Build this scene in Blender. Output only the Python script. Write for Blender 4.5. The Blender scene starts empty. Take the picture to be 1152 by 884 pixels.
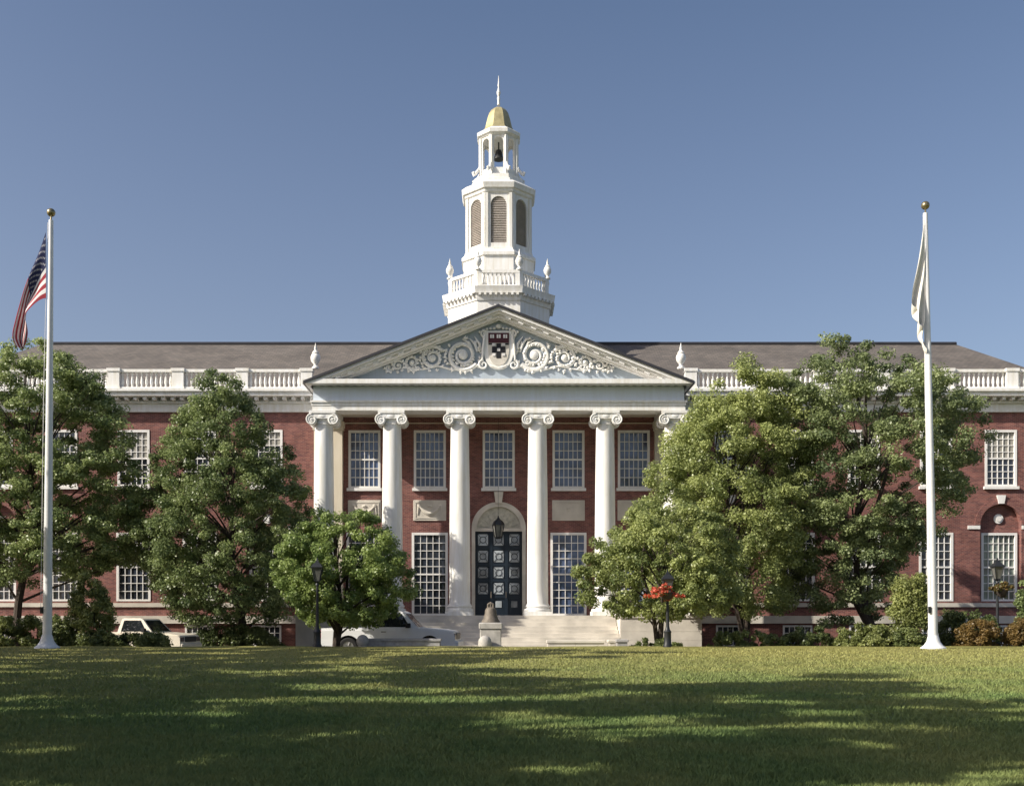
import bpy, math, random
import numpy as np
from mathutils import Vector, Matrix, noise

R = math.radians
scene = bpy.context.scene
COL = scene.collection

# ------------------------------------------------------------------ camera, sky, sun, exposure
F_PX = 1200.0            # focal length in photo pixels (1152 wide)
CX, HZ = 561.0, 692.0    # vanishing point of the depth direction
EYE = 1.6
cam_d = bpy.data.cameras.new('camera')
cam = bpy.data.objects.new('camera', cam_d)
COL.objects.link(cam)
cam.location = (0, 0, EYE)
cam.rotation_euler = (R(90), 0, 0)
cam_d.sensor_width = 36.0
cam_d.lens = 36.0 * F_PX / 1152.0
cam_d.shift_x = (576 - CX) / 1152.0
cam_d.shift_y = (HZ - 442) / 1152.0
cam_d.clip_start = 0.1
cam_d.clip_end = 3000
scene.camera = cam

SUN_EL, SUN_A = 33.0, 23.0      # elevation; angle off the facade plane (sun at the left, in front)
world = bpy.data.worlds.new('World')
scene.world = world
world.use_nodes = True
wn = world.node_tree
bg = wn.nodes['Background']
sky = wn.nodes.new('ShaderNodeTexSky')
sky.sky_type = 'NISHITA'
sky.sun_disc = False
sky.sun_elevation = R(SUN_EL)
sky.sun_rotation = R(180 + 90 - SUN_A)
sky.air_density = 1.0
sky.dust_density = 3.0
sky.ozone_density = 3.0
tint = wn.nodes.new('ShaderNodeMix')
tint.data_type = 'RGBA'
tint.blend_type = 'MULTIPLY'
tint.inputs['Factor'].default_value = 1.0
tint.inputs['B'].default_value = (1.03, 0.97, 0.96, 1)
wn.links.new(sky.outputs[0], tint.inputs['A'])
# summer haze paling the sky towards the horizon
tco = wn.nodes.new('ShaderNodeTexCoord')
sepz = wn.nodes.new('ShaderNodeSeparateXYZ')
wn.links.new(tco.outputs['Generated'], sepz.inputs[0])
hz = wn.nodes.new('ShaderNodeMapRange')
hz.inputs['From Min'].default_value = 0.0
hz.inputs['From Max'].default_value = 0.5
hz.inputs['To Min'].default_value = 1.0
hz.inputs['To Max'].default_value = 0.0
wn.links.new(sepz.outputs[2], hz.inputs[0])
hmix = wn.nodes.new('ShaderNodeMix')
hmix.data_type = 'RGBA'
hmix.blend_type = 'ADD'
hmix.inputs['B'].default_value = (0.72, 0.62, 0.66, 1)
wn.links.new(hz.outputs[0], hmix.inputs['Factor'])
wn.links.new(tint.outputs['Result'], hmix.inputs['A'])
wn.links.new(hmix.outputs['Result'], bg.inputs[0])
bg.inputs[1].default_value = 0.096

sun_d = bpy.data.lights.new('sun', 'SUN')
sun = bpy.data.objects.new('sun', sun_d)
COL.objects.link(sun)
sun_d.energy = 4.9
sun_d.angle = R(0.45)
sun_d.color = (1.0, 0.93, 0.80)
sdir = Vector((math.cos(R(SUN_A)) * math.cos(R(SUN_EL)), math.sin(R(SUN_A)) * math.cos(R(SUN_EL)), -math.sin(R(SUN_EL))))
sun.rotation_euler = sdir.to_track_quat('-Z', 'Y').to_euler()
sun.location = (-40, -20, 40)

scene.view_settings.view_transform = 'Standard'
scene.view_settings.look = 'None'
scene.view_settings.exposure = 0.45
scene.view_settings.gamma = 1.0
scene.render.engine = 'CYCLES'
scene.cycles.use_denoising = True
scene.cycles.max_bounces = 6
scene.cycles.diffuse_bounces = 3
scene.cycles.transparent_max_bounces = 8

rng = random.Random(7)


def at(px, py, Y):
    return Vector(((px - CX) * Y / F_PX, Y, EYE + (HZ - py) * Y / F_PX))


def AX(px, Y):
    return (px - CX) * Y / F_PX


def AZ(py, Y):
    return EYE + (HZ - py) * Y / F_PX


# ------------------------------------------------------------------ materials
MATS = {}


def nt(name):
    m = bpy.data.materials.new(name)
    m.use_nodes = True
    MATS[name] = m
    return m, m.node_tree, m.node_tree.nodes['Principled BSDF']


def simple(name, col, rough=0.6, metal=0.0, var=0.12, scale=3.0, spec=0.4, bump=0.0, bscale=40.0):
    m, t, b = nt(name)
    b.inputs['Roughness'].default_value = rough
    b.inputs['Metallic'].default_value = metal
    b.inputs['Specular IOR Level'].default_value = spec
    N, L = t.nodes, t.links
    geo = N.new('ShaderNodeNewGeometry')
    nz = N.new('ShaderNodeTexNoise')
    nz.inputs['Scale'].default_value = scale
    nz.inputs['Detail'].default_value = 6
    L.new(geo.outputs['Position'], nz.inputs['Vector'])
    mr = N.new('ShaderNodeMapRange')
    mr.inputs['From Min'].default_value = 0.3
    mr.inputs['From Max'].default_value = 0.7
    mr.inputs['To Min'].default_value = 1 - var
    mr.inputs['To Max'].default_value = 1 + var
    L.new(nz.outputs['Fac'], mr.inputs['Value'])
    mx = N.new('ShaderNodeVectorMath')
    mx.operation = 'SCALE'
    mx.inputs[0].default_value = col
    L.new(mr.outputs['Result'], mx.inputs['Scale'])
    L.new(mx.outputs[0], b.inputs['Base Color'])
    if bump:
        n2 = N.new('ShaderNodeTexNoise')
        n2.inputs['Scale'].default_value = bscale
        n2.inputs['Detail'].default_value = 4
        L.new(geo.outputs['Position'], n2.inputs['Vector'])
        bp = N.new('ShaderNodeBump')
        bp.inputs['Strength'].default_value = bump
        bp.inputs['Distance'].default_value = 0.03
        L.new(n2.outputs['Fac'], bp.inputs['Height'])
        L.new(bp.outputs[0], b.inputs['Normal'])
    return m


def painted(name, col, streak=0.10):
    """white paint with weather streaks running down"""
    m, t, b = nt(name)
    b.inputs['Roughness'].default_value = 0.55
    b.inputs['Specular IOR Level'].default_value = 0.3
    N, L = t.nodes, t.links
    geo = N.new('ShaderNodeNewGeometry')
    mp = N.new('ShaderNodeMapping')
    mp.inputs['Scale'].default_value = (3.0, 3.0, 0.35)
    L.new(geo.outputs['Position'], mp.inputs[0])
    nz = N.new('ShaderNodeTexNoise')
    nz.inputs['Scale'].default_value = 1.6
    nz.inputs['Detail'].default_value = 8
    nz.inputs['Roughness'].default_value = 0.65
    L.new(mp.outputs[0], nz.inputs['Vector'])
    cr = N.new('ShaderNodeValToRGB')
    cr.color_ramp.elements[0].position = 0.32
    cr.color_ramp.elements[1].position = 0.62
    cr.color_ramp.elements[0].color = (col[0] * (1 - 1.5 * streak), col[1] * (1 - 1.8 * streak), col[2] * (1 - 2.6 * streak), 1)
    cr.color_ramp.elements[1].color = (*col, 1)
    L.new(nz.outputs['Fac'], cr.inputs[0])
    L.new(cr.outputs[0], b.inputs['Base Color'])
    return m


def brick(name, c1, c2, mortar):
    m, t, b = nt(name)
    b.inputs['Roughness'].default_value = 0.85
    b.inputs['Specular IOR Level'].default_value = 0.2
    N, L = t.nodes, t.links
    geo = N.new('ShaderNodeNewGeometry')
    sp = N.new('ShaderNodeSeparateXYZ')
    L.new(geo.outputs['Position'], sp.inputs[0])
    ad = N.new('ShaderNodeMath')
    L.new(sp.outputs[0], ad.inputs[0])
    L.new(sp.outputs[1], ad.inputs[1])
    cb = N.new('ShaderNodeCombineXYZ')
    L.new(ad.outputs[0], cb.inputs[0])
    L.new(sp.outputs[2], cb.inputs[1])
    br = N.new('ShaderNodeTexBrick')
    br.inputs['Color1'].default_value = (*c1, 1)
    br.inputs['Color2'].default_value = (*c2, 1)
    br.inputs['Mortar'].default_value = (*mortar, 1)
    br.inputs['Scale'].default_value = 1.0
    br.inputs['Brick Width'].default_value = 0.215
    br.inputs['Row Height'].default_value = 0.072
    br.inputs['Mortar Size'].default_value = 0.006
    br.inputs['Mortar Smooth'].default_value = 0.3
    L.new(cb.outputs[0], br.inputs['Vector'])
    nz = N.new('ShaderNodeTexNoise')
    nz.inputs['Scale'].default_value = 1.3
    nz.inputs['Detail'].default_value = 9
    nz.inputs['Roughness'].default_value = 0.7
    L.new(geo.outputs['Position'], nz.inputs['Vector'])
    mr = N.new('ShaderNodeMapRange')
    mr.inputs['From Min'].default_value = 0.3
    mr.inputs['From Max'].default_value = 0.7
    mr.inputs['To Min'].default_value = 0.72
    mr.inputs['To Max'].default_value = 1.25
    L.new(nz.outputs['Fac'], mr.inputs['Value'])
    sc = N.new('ShaderNodeVectorMath')
    sc.operation = 'SCALE'
    L.new(br.outputs['Color'], sc.inputs[0])
    L.new(mr.outputs[0], sc.inputs['Scale'])
    L.new(sc.outputs[0], b.inputs['Base Color'])
    return m


def leaf_mat(name, dark, light, trans=0.42):
    m, t, b = nt(name)
    N, L = t.nodes, t.links
    at_ = N.new('ShaderNodeAttribute')
    at_.attribute_name = 'tint'
    mx = N.new('ShaderNodeMix')
    mx.data_type = 'RGBA'
    mx.inputs['A'].default_value = (*dark, 1)
    mx.inputs['B'].default_value = (*light, 1)
    L.new(at_.outputs['Fac'], mx.inputs['Factor'])
    L.new(mx.outputs['Result'], b.inputs['Base Color'])
    b.inputs['Roughness'].default_value = 0.42
    b.inputs['Specular IOR Level'].default_value = 0.5
    tr = N.new('ShaderNodeBsdfTranslucent')
    L.new(mx.outputs['Result'], tr.inputs['Color'])
    ms = N.new('ShaderNodeMixShader')
    ms.inputs[0].default_value = trans
    out = [n for n in N if n.type == 'OUTPUT_MATERIAL'][0]
    L.new(b.outputs[0], ms.inputs[1])
    L.new(tr.outputs[0], ms.inputs[2])
    L.new(ms.outputs[0], out.inputs['Surface'])
    return m


def glass(name, col, rough=0.04, spec=0.9):
    m, t, b = nt(name)
    N, L = t.nodes, t.links
    b.inputs['Base Color'].default_value = (*col, 1)
    b.inputs['Roughness'].default_value = rough
    b.inputs['Specular IOR Level'].default_value = spec
    geo = N.new('ShaderNodeNewGeometry')
    nz = N.new('ShaderNodeTexNoise')
    nz.inputs['Scale'].default_value = 1.7
    nz.inputs['Detail'].default_value = 3
    L.new(geo.outputs['Position'], nz.inputs['Vector'])
    bp = N.new('ShaderNodeBump')
    bp.inputs['Strength'].default_value = 0.25
    bp.inputs['Distance'].default_value = 0.1
    L.new(nz.outputs['Fac'], bp.inputs['Height'])
    L.new(bp.outputs[0], b.inputs['Normal'])
    n2 = N.new('ShaderNodeTexNoise')
    n2.inputs['Scale'].default_value = 0.9
    n2.inputs['Detail'].default_value = 2
    L.new(geo.outputs['Position'], n2.inputs['Vector'])
    mr = N.new('ShaderNodeMapRange')
    mr.inputs['From Min'].default_value = 0.35
    mr.inputs['From Max'].default_value = 0.65
    mr.inputs['To Min'].default_value = 0.5
    mr.inputs['To Max'].default_value = 1.4
    L.new(n2.outputs[0], mr.inputs[0])
    sc = N.new('ShaderNodeVectorMath')
    sc.operation = 'SCALE'
    sc.inputs[0].default_value = col
    L.new(mr.outputs[0], sc.inputs['Scale'])
    L.new(sc.outputs[0], b.inputs['Base Color'])
    return m


M_BRICK = brick('red_brick', (0.250, 0.098, 0.083), (0.130, 0.050, 0.052), (0.30, 0.23, 0.20))
M_WHITE = painted('white_paint', (0.82, 0.82, 0.82), 0.10)
M_WHITE2 = painted('white_trim', (0.80, 0.79, 0.79), 0.05)
M_CREAM = painted('cream_paint', (0.66, 0.60, 0.50), 0.06)
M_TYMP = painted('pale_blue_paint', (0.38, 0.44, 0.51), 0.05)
M_STONE = simple('limestone', (0.58, 0.54, 0.48), 0.8, var=0.18, scale=1.2, bump=0.2, bscale=25)
M_PED = simple('grey_limestone', (0.42, 0.40, 0.375), 0.8, var=0.22, scale=4, bump=0.2, bscale=25)
M_GREYSTONE = simple('grey_granite', (0.34, 0.33, 0.33), 0.75, var=0.2, scale=6, bump=0.2)
M_ROOF = None
M_LEAD = simple('dark_roof_metal', (0.035, 0.035, 0.042), 0.5)
M_GOLD = simple('gilded_copper', (0.46, 0.40, 0.22), 0.42, metal=0.4, var=0.2)
M_DKMETAL = simple('black_iron', (0.02, 0.022, 0.025), 0.45)
M_BRONZE = simple('aged_bronze', (0.17, 0.145, 0.12), 0.65, metal=0.15, var=0.25, scale=8)
M_GLASS = glass('window_glass', (0.028, 0.034, 0.050))
M_GLASSB = glass('window_glass_shaded', (0.062, 0.090, 0.170))  # shaded copy of the window glass, the portico's blue tone put into its colour
M_GLASSC = glass('window_glass_curtained', (0.16, 0.19, 0.17))
M_BLIND = simple('window_blind', (0.30, 0.29, 0.26), 0.8, var=0.06)
M_LOUVRE = simple('louvre_paint', (0.56, 0.51, 0.47), 0.7)
M_DOOR = simple('dark_green_door_paint', (0.012, 0.021, 0.034), 0.4)
M_DOORGLASS = glass('door_glass', (0.30, 0.33, 0.36))
M_BARK = simple('bark', (0.055, 0.042, 0.034), 0.9, var=0.35, scale=9, bump=0.5, bscale=30)
M_LEAF_A = leaf_mat('leaf_mid_green', (0.105, 0.155, 0.056), (0.37, 0.435, 0.18))
M_LEAF_B = leaf_mat('leaf_dark_green', (0.07, 0.112, 0.044), (0.29, 0.35, 0.14))
M_LEAF_C = leaf_mat('leaf_fresh_green', (0.085, 0.15, 0.04), (0.32, 0.4, 0.13))
M_LEAF_D = leaf_mat('leaf_yellow_green', (0.11, 0.155, 0.054), (0.41, 0.455, 0.17))
M_LEAF_E = leaf_mat('leaf_grey_green', (0.08, 0.12, 0.056), (0.32, 0.375, 0.165))
M_LEAF_S = leaf_mat('leaf_shrub', (0.13, 0.16, 0.05), (0.42, 0.45, 0.165))
M_LEAF_H = leaf_mat('leaf_hedge', (0.08, 0.11, 0.038), (0.24, 0.28, 0.1))
M_LEAF_O = leaf_mat('leaf_rusty', (0.100, 0.075, 0.022), (0.260, 0.170, 0.060))
M_FLOWER = leaf_mat('petal_red', (0.60, 0.07, 0.04), (0.85, 0.24, 0.15), 0.3)
M_POLE = simple('white_pole_paint', (0.74, 0.74, 0.75), 0.35, var=0.06)
M_BALL = simple('gilt_ball', (0.30, 0.25, 0.14), 0.3, metal=0.8)
M_RED = simple('flag_red', (0.30, 0.018, 0.035), 0.8)
M_FWHITE = simple('flag_white', (0.72, 0.70, 0.70), 0.8)
M_BLUE = simple('flag_blue', (0.018, 0.024, 0.085), 0.8)
M_CRIMSON = simple('shield_crimson', (0.065, 0.012, 0.020), 0.6)
M_BLACKP = simple('shield_black', (0.012, 0.012, 0.016), 0.6)
M_TAN = simple('truck_paint_cream', (0.68, 0.62, 0.52), 0.3, var=0.04)
M_WHITECAR = simple('truck_paint_white', (0.72, 0.73, 0.75), 0.3, var=0.04)
M_TYRE = simple('tyre_rubber', (0.015, 0.015, 0.016), 0.85)
M_RIM = simple('rim_metal', (0.35, 0.35, 0.36), 0.35, metal=0.8)
M_CARGLASS = glass('car_glass', (0.015, 0.018, 0.022))
M_LAMPG = glass('lantern_glass', (0.13, 0.13, 0.12), 0.15, 0.5)
M_HEADL = simple('headlamp_glass', (0.16, 0.12, 0.11), 0.15)
M_CHROME = simple('chrome_trim', (0.4, 0.4, 0.42), 0.25, metal=0.9)
M_ASPHALT = simple('asphalt', (0.05, 0.05, 0.053), 0.9, var=0.2, scale=5, bump=0.2, bscale=80)
M_PAVE = simple('pavement_concrete', (0.36, 0.32, 0.28), 0.85, var=0.15, scale=2, bump=0.1)
M_MULCH = simple('planting_bed_mulch', (0.055, 0.042, 0.032), 0.95, var=0.4, scale=12, bump=0.6, bscale=30)


def roof_mat():
    m, t, b = nt('slate_roof')
    N, L = t.nodes, t.links
    b.inputs['Roughness'].default_value = 0.8
    geo = N.new('ShaderNodeNewGeometry')
    sp = N.new('ShaderNodeSeparateXYZ')
    L.new(geo.outputs['Position'], sp.inputs[0])
    cb = N.new('ShaderNodeCombineXYZ')
    L.new(sp.outputs[0], cb.inputs[0])
    L.new(sp.outputs[2], cb.inputs[1])
    br = N.new('ShaderNodeTexBrick')
    br.inputs['Color1'].default_value = (0.148, 0.128, 0.112, 1)
    br.inputs['Color2'].default_value = (0.104, 0.092, 0.084, 1)
    br.inputs['Mortar'].default_value = (0.05, 0.045, 0.045, 1)
    br.inputs['Scale'].default_value = 1
    br.inputs['Brick Width'].default_value = 0.32
    br.inputs['Row Height'].default_value = 0.12
    br.inputs['Mortar Size'].default_value = 0.01
    L.new(cb.outputs[0], br.inputs['Vector'])
    nz = N.new('ShaderNodeTexNoise')
    nz.inputs['Scale'].default_value = 0.6
    nz.inputs['Detail'].default_value = 8
    L.new(geo.outputs['Position'], nz.inputs['Vector'])
    mr = N.new('ShaderNodeMapRange')
    mr.inputs['From Min'].default_value = 0.3
    mr.inputs['From Max'].default_value = 0.7
    mr.inputs['To Min'].default_value = 0.8
    mr.inputs['To Max'].default_value = 1.2
    L.new(nz.outputs[0], mr.inputs[0])
    sc = N.new('ShaderNodeVectorMath')
    sc.operation = 'SCALE'
    L.new(br.outputs['Color'], sc.inputs[0])
    L.new(mr.outputs[0], sc.inputs['Scale'])
    L.new(sc.outputs[0], b.inputs['Base Color'])
    return m


M_ROOF = roof_mat()


def grass_mat(name, dark, light, dry):
    m, t, b = nt(name)
    N, L = t.nodes, t.links
    b.inputs['Roughness'].default_value = 0.7
    b.inputs['Specular IOR Level'].default_value = 0.2
    geo = N.new('ShaderNodeNewGeometry')
    n1 = N.new('ShaderNodeTexNoise')
    n1.inputs['Scale'].default_value = 0.35
    n1.inputs['Detail'].default_value = 8
    n1.inputs['Roughness'].default_value = 0.7
    L.new(geo.outputs['Position'], n1.inputs['Vector'])
    n2 = N.new('ShaderNodeTexNoise')
    n2.inputs['Scale'].default_value = 9
    n2.inputs['Detail'].default_value = 8
    L.new(geo.outputs['Position'], n2.inputs['Vector'])
    mxa = N.new('ShaderNodeMix')
    mxa.data_type = 'RGBA'
    mxa.inputs['A'].default_value = (*dark, 1)
    mxa.inputs['B'].default_value = (*light, 1)
    mr = N.new('ShaderNodeMapRange')
    mr.inputs['From Min'].default_value = 0.3
    mr.inputs['From Max'].default_value = 0.7
    L.new(n2.outputs[0], mr.inputs[0])
    L.new(mr.outputs[0], mxa.inputs['Factor'])
    mxb = N.new('ShaderNodeMix')
    mxb.data_type = 'RGBA'
    L.new(mxa.outputs['Result'], mxb.inputs['A'])
    mxb.inputs['B'].default_value = (*dry, 1)
    mr2 = N.new('ShaderNodeMapRange')
    mr2.inputs['From Min'].default_value = 0.42
    mr2.inputs['From Max'].default_value = 0.68
    mr2.inputs['To Max'].default_value = 0.6
    L.new(n1.outputs[0], mr2.inputs[0])
    L.new(mr2.outputs[0], mxb.inputs['Factor'])
    # far part of the lawn is yellower and paler than the part near the camera
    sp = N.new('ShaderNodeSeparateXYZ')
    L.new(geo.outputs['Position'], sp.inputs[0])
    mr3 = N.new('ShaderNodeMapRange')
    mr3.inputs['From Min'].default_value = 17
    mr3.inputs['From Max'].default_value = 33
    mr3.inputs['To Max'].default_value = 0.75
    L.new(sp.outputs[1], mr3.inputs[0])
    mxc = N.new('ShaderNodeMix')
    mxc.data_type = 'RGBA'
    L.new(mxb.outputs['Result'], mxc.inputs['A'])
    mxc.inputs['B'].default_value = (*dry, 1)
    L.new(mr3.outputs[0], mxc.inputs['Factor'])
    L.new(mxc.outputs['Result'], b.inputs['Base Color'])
    return m


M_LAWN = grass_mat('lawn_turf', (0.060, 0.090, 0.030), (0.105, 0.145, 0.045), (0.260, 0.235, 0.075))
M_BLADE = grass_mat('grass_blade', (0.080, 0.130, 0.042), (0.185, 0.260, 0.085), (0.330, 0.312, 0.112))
M_GROUND = simple('far_ground', (0.09, 0.10, 0.05), 0.95, var=0.3, scale=0.3)


# ------------------------------------------------------------------ mesh builder
class MB:
    def __init__(self):
        self.v, self.f, self.mi = [], [], []
        self.M = None
        self.cur = 0

    def add(self, vs, fs):
        o = len(self.v)
        if self.M is not None:
            vs = [self.M @ Vector(p) for p in vs]
        self.v += [tuple(p) for p in vs]
        self.f += [tuple(i + o for i in f) for f in fs]
        self.mi += [self.cur] * len(fs)
        return self

    def box(self, x0, x1, y0, y1, z0, z1):
        vs = [(x0, y0, z0), (x1, y0, z0), (x1, y1, z0), (x0, y1, z0), (x0, y0, z1), (x1, y0, z1), (x1, y1, z1), (x0, y1, z1)]
        return self.add(vs, [(0, 3, 2, 1), (4, 5, 6, 7), (0, 1, 5, 4), (1, 2, 6, 5), (2, 3, 7, 6), (3, 0, 4, 7)])

    def cbox(self, x0, x1, y0, y1, z0, z1, c=0.03):
        """box with chamfered vertical and top edges"""
        a = [(x0 + c, y0), (x1 - c, y0), (x1, y0 + c), (x1, y1 - c), (x1 - c, y1), (x0 + c, y1), (x0, y1 - c), (x0, y0 + c)]
        cxm, cym = (x0 + x1) / 2, (y0 + y1) / 2
        kx, ky = (x1 - x0 - 2 * c) / (x1 - x0), (y1 - y0 - 2 * c) / (y1 - y0)
        vs = [(x, y, z0) for x, y in a] + [(x, y, z1 - c) for x, y in a] + [(cxm + (x - cxm) * kx, cym + (y - cym) * ky, z1) for x, y in a]
        fs = [tuple(range(7, -1, -1)), tuple(range(16, 24))]
        for k in (0, 8):
            for i in range(8):
                j = (i + 1) % 8
                fs.append((k + i, k + j, k + 8 + j, k + 8 + i))
        return self.add(vs, fs)

    def lathe(self, prof, c=(0, 0, 0), n=24, rot=0.0, oct_=False):
        """prof: list of (r, z); oct_: r is the apothem of an octagon with one face to the front"""
        if oct_:
            n, rot = 8, math.pi / 8
        k = 1 / math.cos(math.pi / 8) if oct_ else 1.0
        vs, fs = [], []
        for r, z in prof:
            for i in range(n):
                a = rot + 2 * math.pi * i / n
                vs.append((c[0] + r * k * math.cos(a), c[1] + r * k * math.sin(a), c[2] + z))
        m = len(prof)
        for j in range(m - 1):
            for i in range(n):
                i2 = (i + 1) % n
                fs.append((j * n + i, j * n + i2, (j + 1) * n + i2, (j + 1) * n + i))
        fs.append(tuple(range(n - 1, -1, -1)))
        fs.append(tuple((m - 1) * n + i for i in range(n)))
        return self.add(vs, fs)

    def prism(self, poly, y0, y1):
        """poly in XZ, counter-clockwise seen from -Y"""
        n = len(poly)
        vs = [(x, y0, z) for x, z in poly] + [(x, y1, z) for x, z in poly]
        fs = [tuple(range(n)), tuple(range(2 * n - 1, n - 1, -1))]
        for i in range(n):
            j = (i + 1) % n
            fs.append((j, i, n + i, n + j))
        return self.add(vs, fs)

    def tube(self, pts, rad, n=8, cap=True):
        pts = [Vector(p) for p in pts]
        if not hasattr(rad, '__len__'):
            rad = [rad] * len(pts)
        vs, fs = [], []
        up = None
        for i, p in enumerate(pts):
            d = (pts[min(i + 1, len(pts) - 1)] - pts[max(i - 1, 0)])
            d = d.normalized() if d.length > 1e-9 else Vector((0, 0, 1))
            if up is None:
                up = d.orthogonal().normalized()
            up = (up - d * up.dot(d))
            up = up.normalized() if up.length > 1e-6 else d.orthogonal().normalized()
            sd = d.cross(up)
            for k in range(n):
                a = 2 * math.pi * k / n
                vs.append(p + (up * math.cos(a) + sd * math.sin(a)) * rad[i])
        for i in range(len(pts) - 1):
            for k in range(n):
                k2 = (k + 1) % n
                fs.append((i * n + k, i * n + k2, (i + 1) * n + k2, (i + 1) * n + k))
        if cap:
            fs.append(tuple(range(n - 1, -1, -1)))
            fs.append(tuple((len(pts) - 1) * n + k for k in range(n)))
        return self.add(vs, fs)

    def ball(self, c, r, n=12, m=8):
        if not hasattr(r, '__len__'):
            r = (r, r, r)
        vs, fs = [], []
        for j in range(1, m):
            t = math.pi * j / m
            for i in range(n):
                a = 2 * math.pi * i / n
                vs.append((c[0] + r[0] * math.sin(t) * math.cos(a), c[1] + r[1] * math.sin(t) * math.sin(a), c[2] - r[2] * math.cos(t)))
        b = len(vs)
        vs += [(c[0], c[1], c[2] - r[2]), (c[0], c[1], c[2] + r[2])]
        for j in range(m - 2):
            for i in range(n):
                i2 = (i + 1) % n
                fs.append((j * n + i, j * n + i2, (j + 1) * n + i2, (j + 1) * n + i))
        for i in range(n):
            i2 = (i + 1) % n
            fs.append((b, i2, i))
            fs.append((b + 1, (m - 2) * n + i, (m - 2) * n + i2))
        return self.add(vs, fs)

    def disc_y(self, cx, cz, r, y0, y1, n=20):
        return self.prism([(cx + r * math.cos(2 * math.pi * i / n), cz + r * math.sin(2 * math.pi * i / n)) for i in range(n)], y0, y1)

    def wall(self, x0, x1, z0, z1, holes, depth, T):
        """flat wall with rectangular or arched openings; T maps (u, depth, v) to the world"""
        xs = sorted({x0, x1} | {h[0] for h in holes} | {h[1] for h in holes})
        zs = sorted({z0, z1} | {h[2] for h in holes} | {h[3] for h in holes})
        q = lambda pts: self.add([T(*p) for p in pts], [tuple(range(len(pts)))])
        for i in range(len(xs) - 1):
            for j in range(len(zs) - 1):
                mx, mz = (xs[i] + xs[i + 1]) / 2, (zs[j] + zs[j + 1]) / 2
                if any(h[0] < mx < h[1] and h[2] < mz < h[3] for h in holes):
                    continue
                q([(xs[i], 0, zs[j]), (xs[i + 1], 0, zs[j]), (xs[i + 1], 0, zs[j + 1]), (xs[i], 0, zs[j + 1])])
        for h in holes:
            a, b, c, d = h[:4]
            arch = h[4] if len(h) > 4 else 0
            if arch:
                n = 18
                hw, mx, sp = (b - a) / 2, (a + b) / 2, d - arch
                arc = [(mx - hw * math.cos(math.pi * k / n), sp + arch * math.sin(math.pi * k / n)) for k in range(n + 1)]
                for k in range(n):
                    (xa, za), (xb, zb) = arc[k], arc[k + 1]
                    q([(xa, 0, za), (xb, 0, zb), (xb, 0, d), (xa, 0, d)])
                    q([(xa, 0, za), (xa, depth, za), (xb, depth, zb), (xb, 0, zb)])
            else:
                sp = d
                q([(a, 0, d), (a, depth, d), (b, depth, d), (b, 0, d)])
            q([(a, 0, c), (a, depth, c), (a, depth, sp), (a, 0, sp)])
            q([(b, 0, c), (b, 0, sp), (b, depth, sp), (b, depth, c)])
            q([(a, 0, c), (b, 0, c), (b, depth, c), (a, depth, c)])
        return self

    def build(self, name, mat, parent=None, smooth=35):
        me = bpy.data.meshes.new(name)
        me.from_pydata(self.v, [], self.f)
        for m in (mat if isinstance(mat, (list, tuple)) else [mat]):
            me.materials.append(m)
        if isinstance(mat, (list, tuple)):
            me.polygons.foreach_set('material_index', self.mi)
        if smooth:
            me.polygons.foreach_set('use_smooth', [True] * len(me.polygons))
            me.set_sharp_from_angle(angle=R(smooth))
        me.update()
        o = bpy.data.objects.new(name, me)
        COL.objects.link(o)
        put(o, parent)
        return o


def put(o, parent):
    if parent is not None:
        o.parent = parent
        if parent.type == 'EMPTY':
            o.matrix_parent_inverse = Matrix.Translation(parent.location).inverted()


def thing(name, label, cat, loc, group=None):
    o = bpy.data.objects.new(name, None)
    COL.objects.link(o)
    o.location = loc
    o.empty_display_size = 0.3
    return tag(o, label, cat, group)


def tag(o, label=None, cat=None, group=None, kind=None):
    if label: o['label'] = label
    if cat: o['category'] = cat
    if group: o['group'] = group
    if kind: o['kind'] = kind
    return o


def np_mesh(name, verts, quads_n, vper, mat, tint=None, parent=None):
    """verts: (n*vper, 3) array; every vper verts are one face"""
    me = bpy.data.meshes.new(name)
    nv = len(verts)
    me.vertices.add(nv)
    me.vertices.foreach_set('co', np.ascontiguousarray(verts, dtype=np.float32).ravel())
    me.loops.add(nv)
    me.loops.foreach_set('vertex_index', np.arange(nv, dtype=np.int32))
    me.polygons.add(quads_n)
    me.polygons.foreach_set('loop_start', np.arange(0, nv, vper, dtype=np.int32))
    me.polygons.foreach_set('loop_total', np.full(quads_n, vper, dtype=np.int32))
    if tint is not None:
        a = me.attributes.new('tint', 'FLOAT', 'FACE')
        a.data.foreach_set('value', np.ascontiguousarray(tint, dtype=np.float32))
    me.materials.append(mat)
    me.update(calc_edges=True)
    o = bpy.data.objects.new(name, me)
    COL.objects.link(o)
    put(o, parent)
    return o


# ------------------------------------------------------------------ terrain
def smooth01(t):
    t = max(0.0, min(1.0, t))
    return t * t * (3 - 2 * t)


LOW = -0.12


def zt(x, y):
    z = 0.33 + 0.08 * smooth01((y - 22) / 17) + 0.025 * math.sin(x * 0.31 + 1.0) * math.sin(y * 0.23) + 0.012 * math.sin(x * 0.9 + y * 0.7)
    return z + (LOW - z) * smooth01((y - 41.2) / 2.6)


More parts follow.
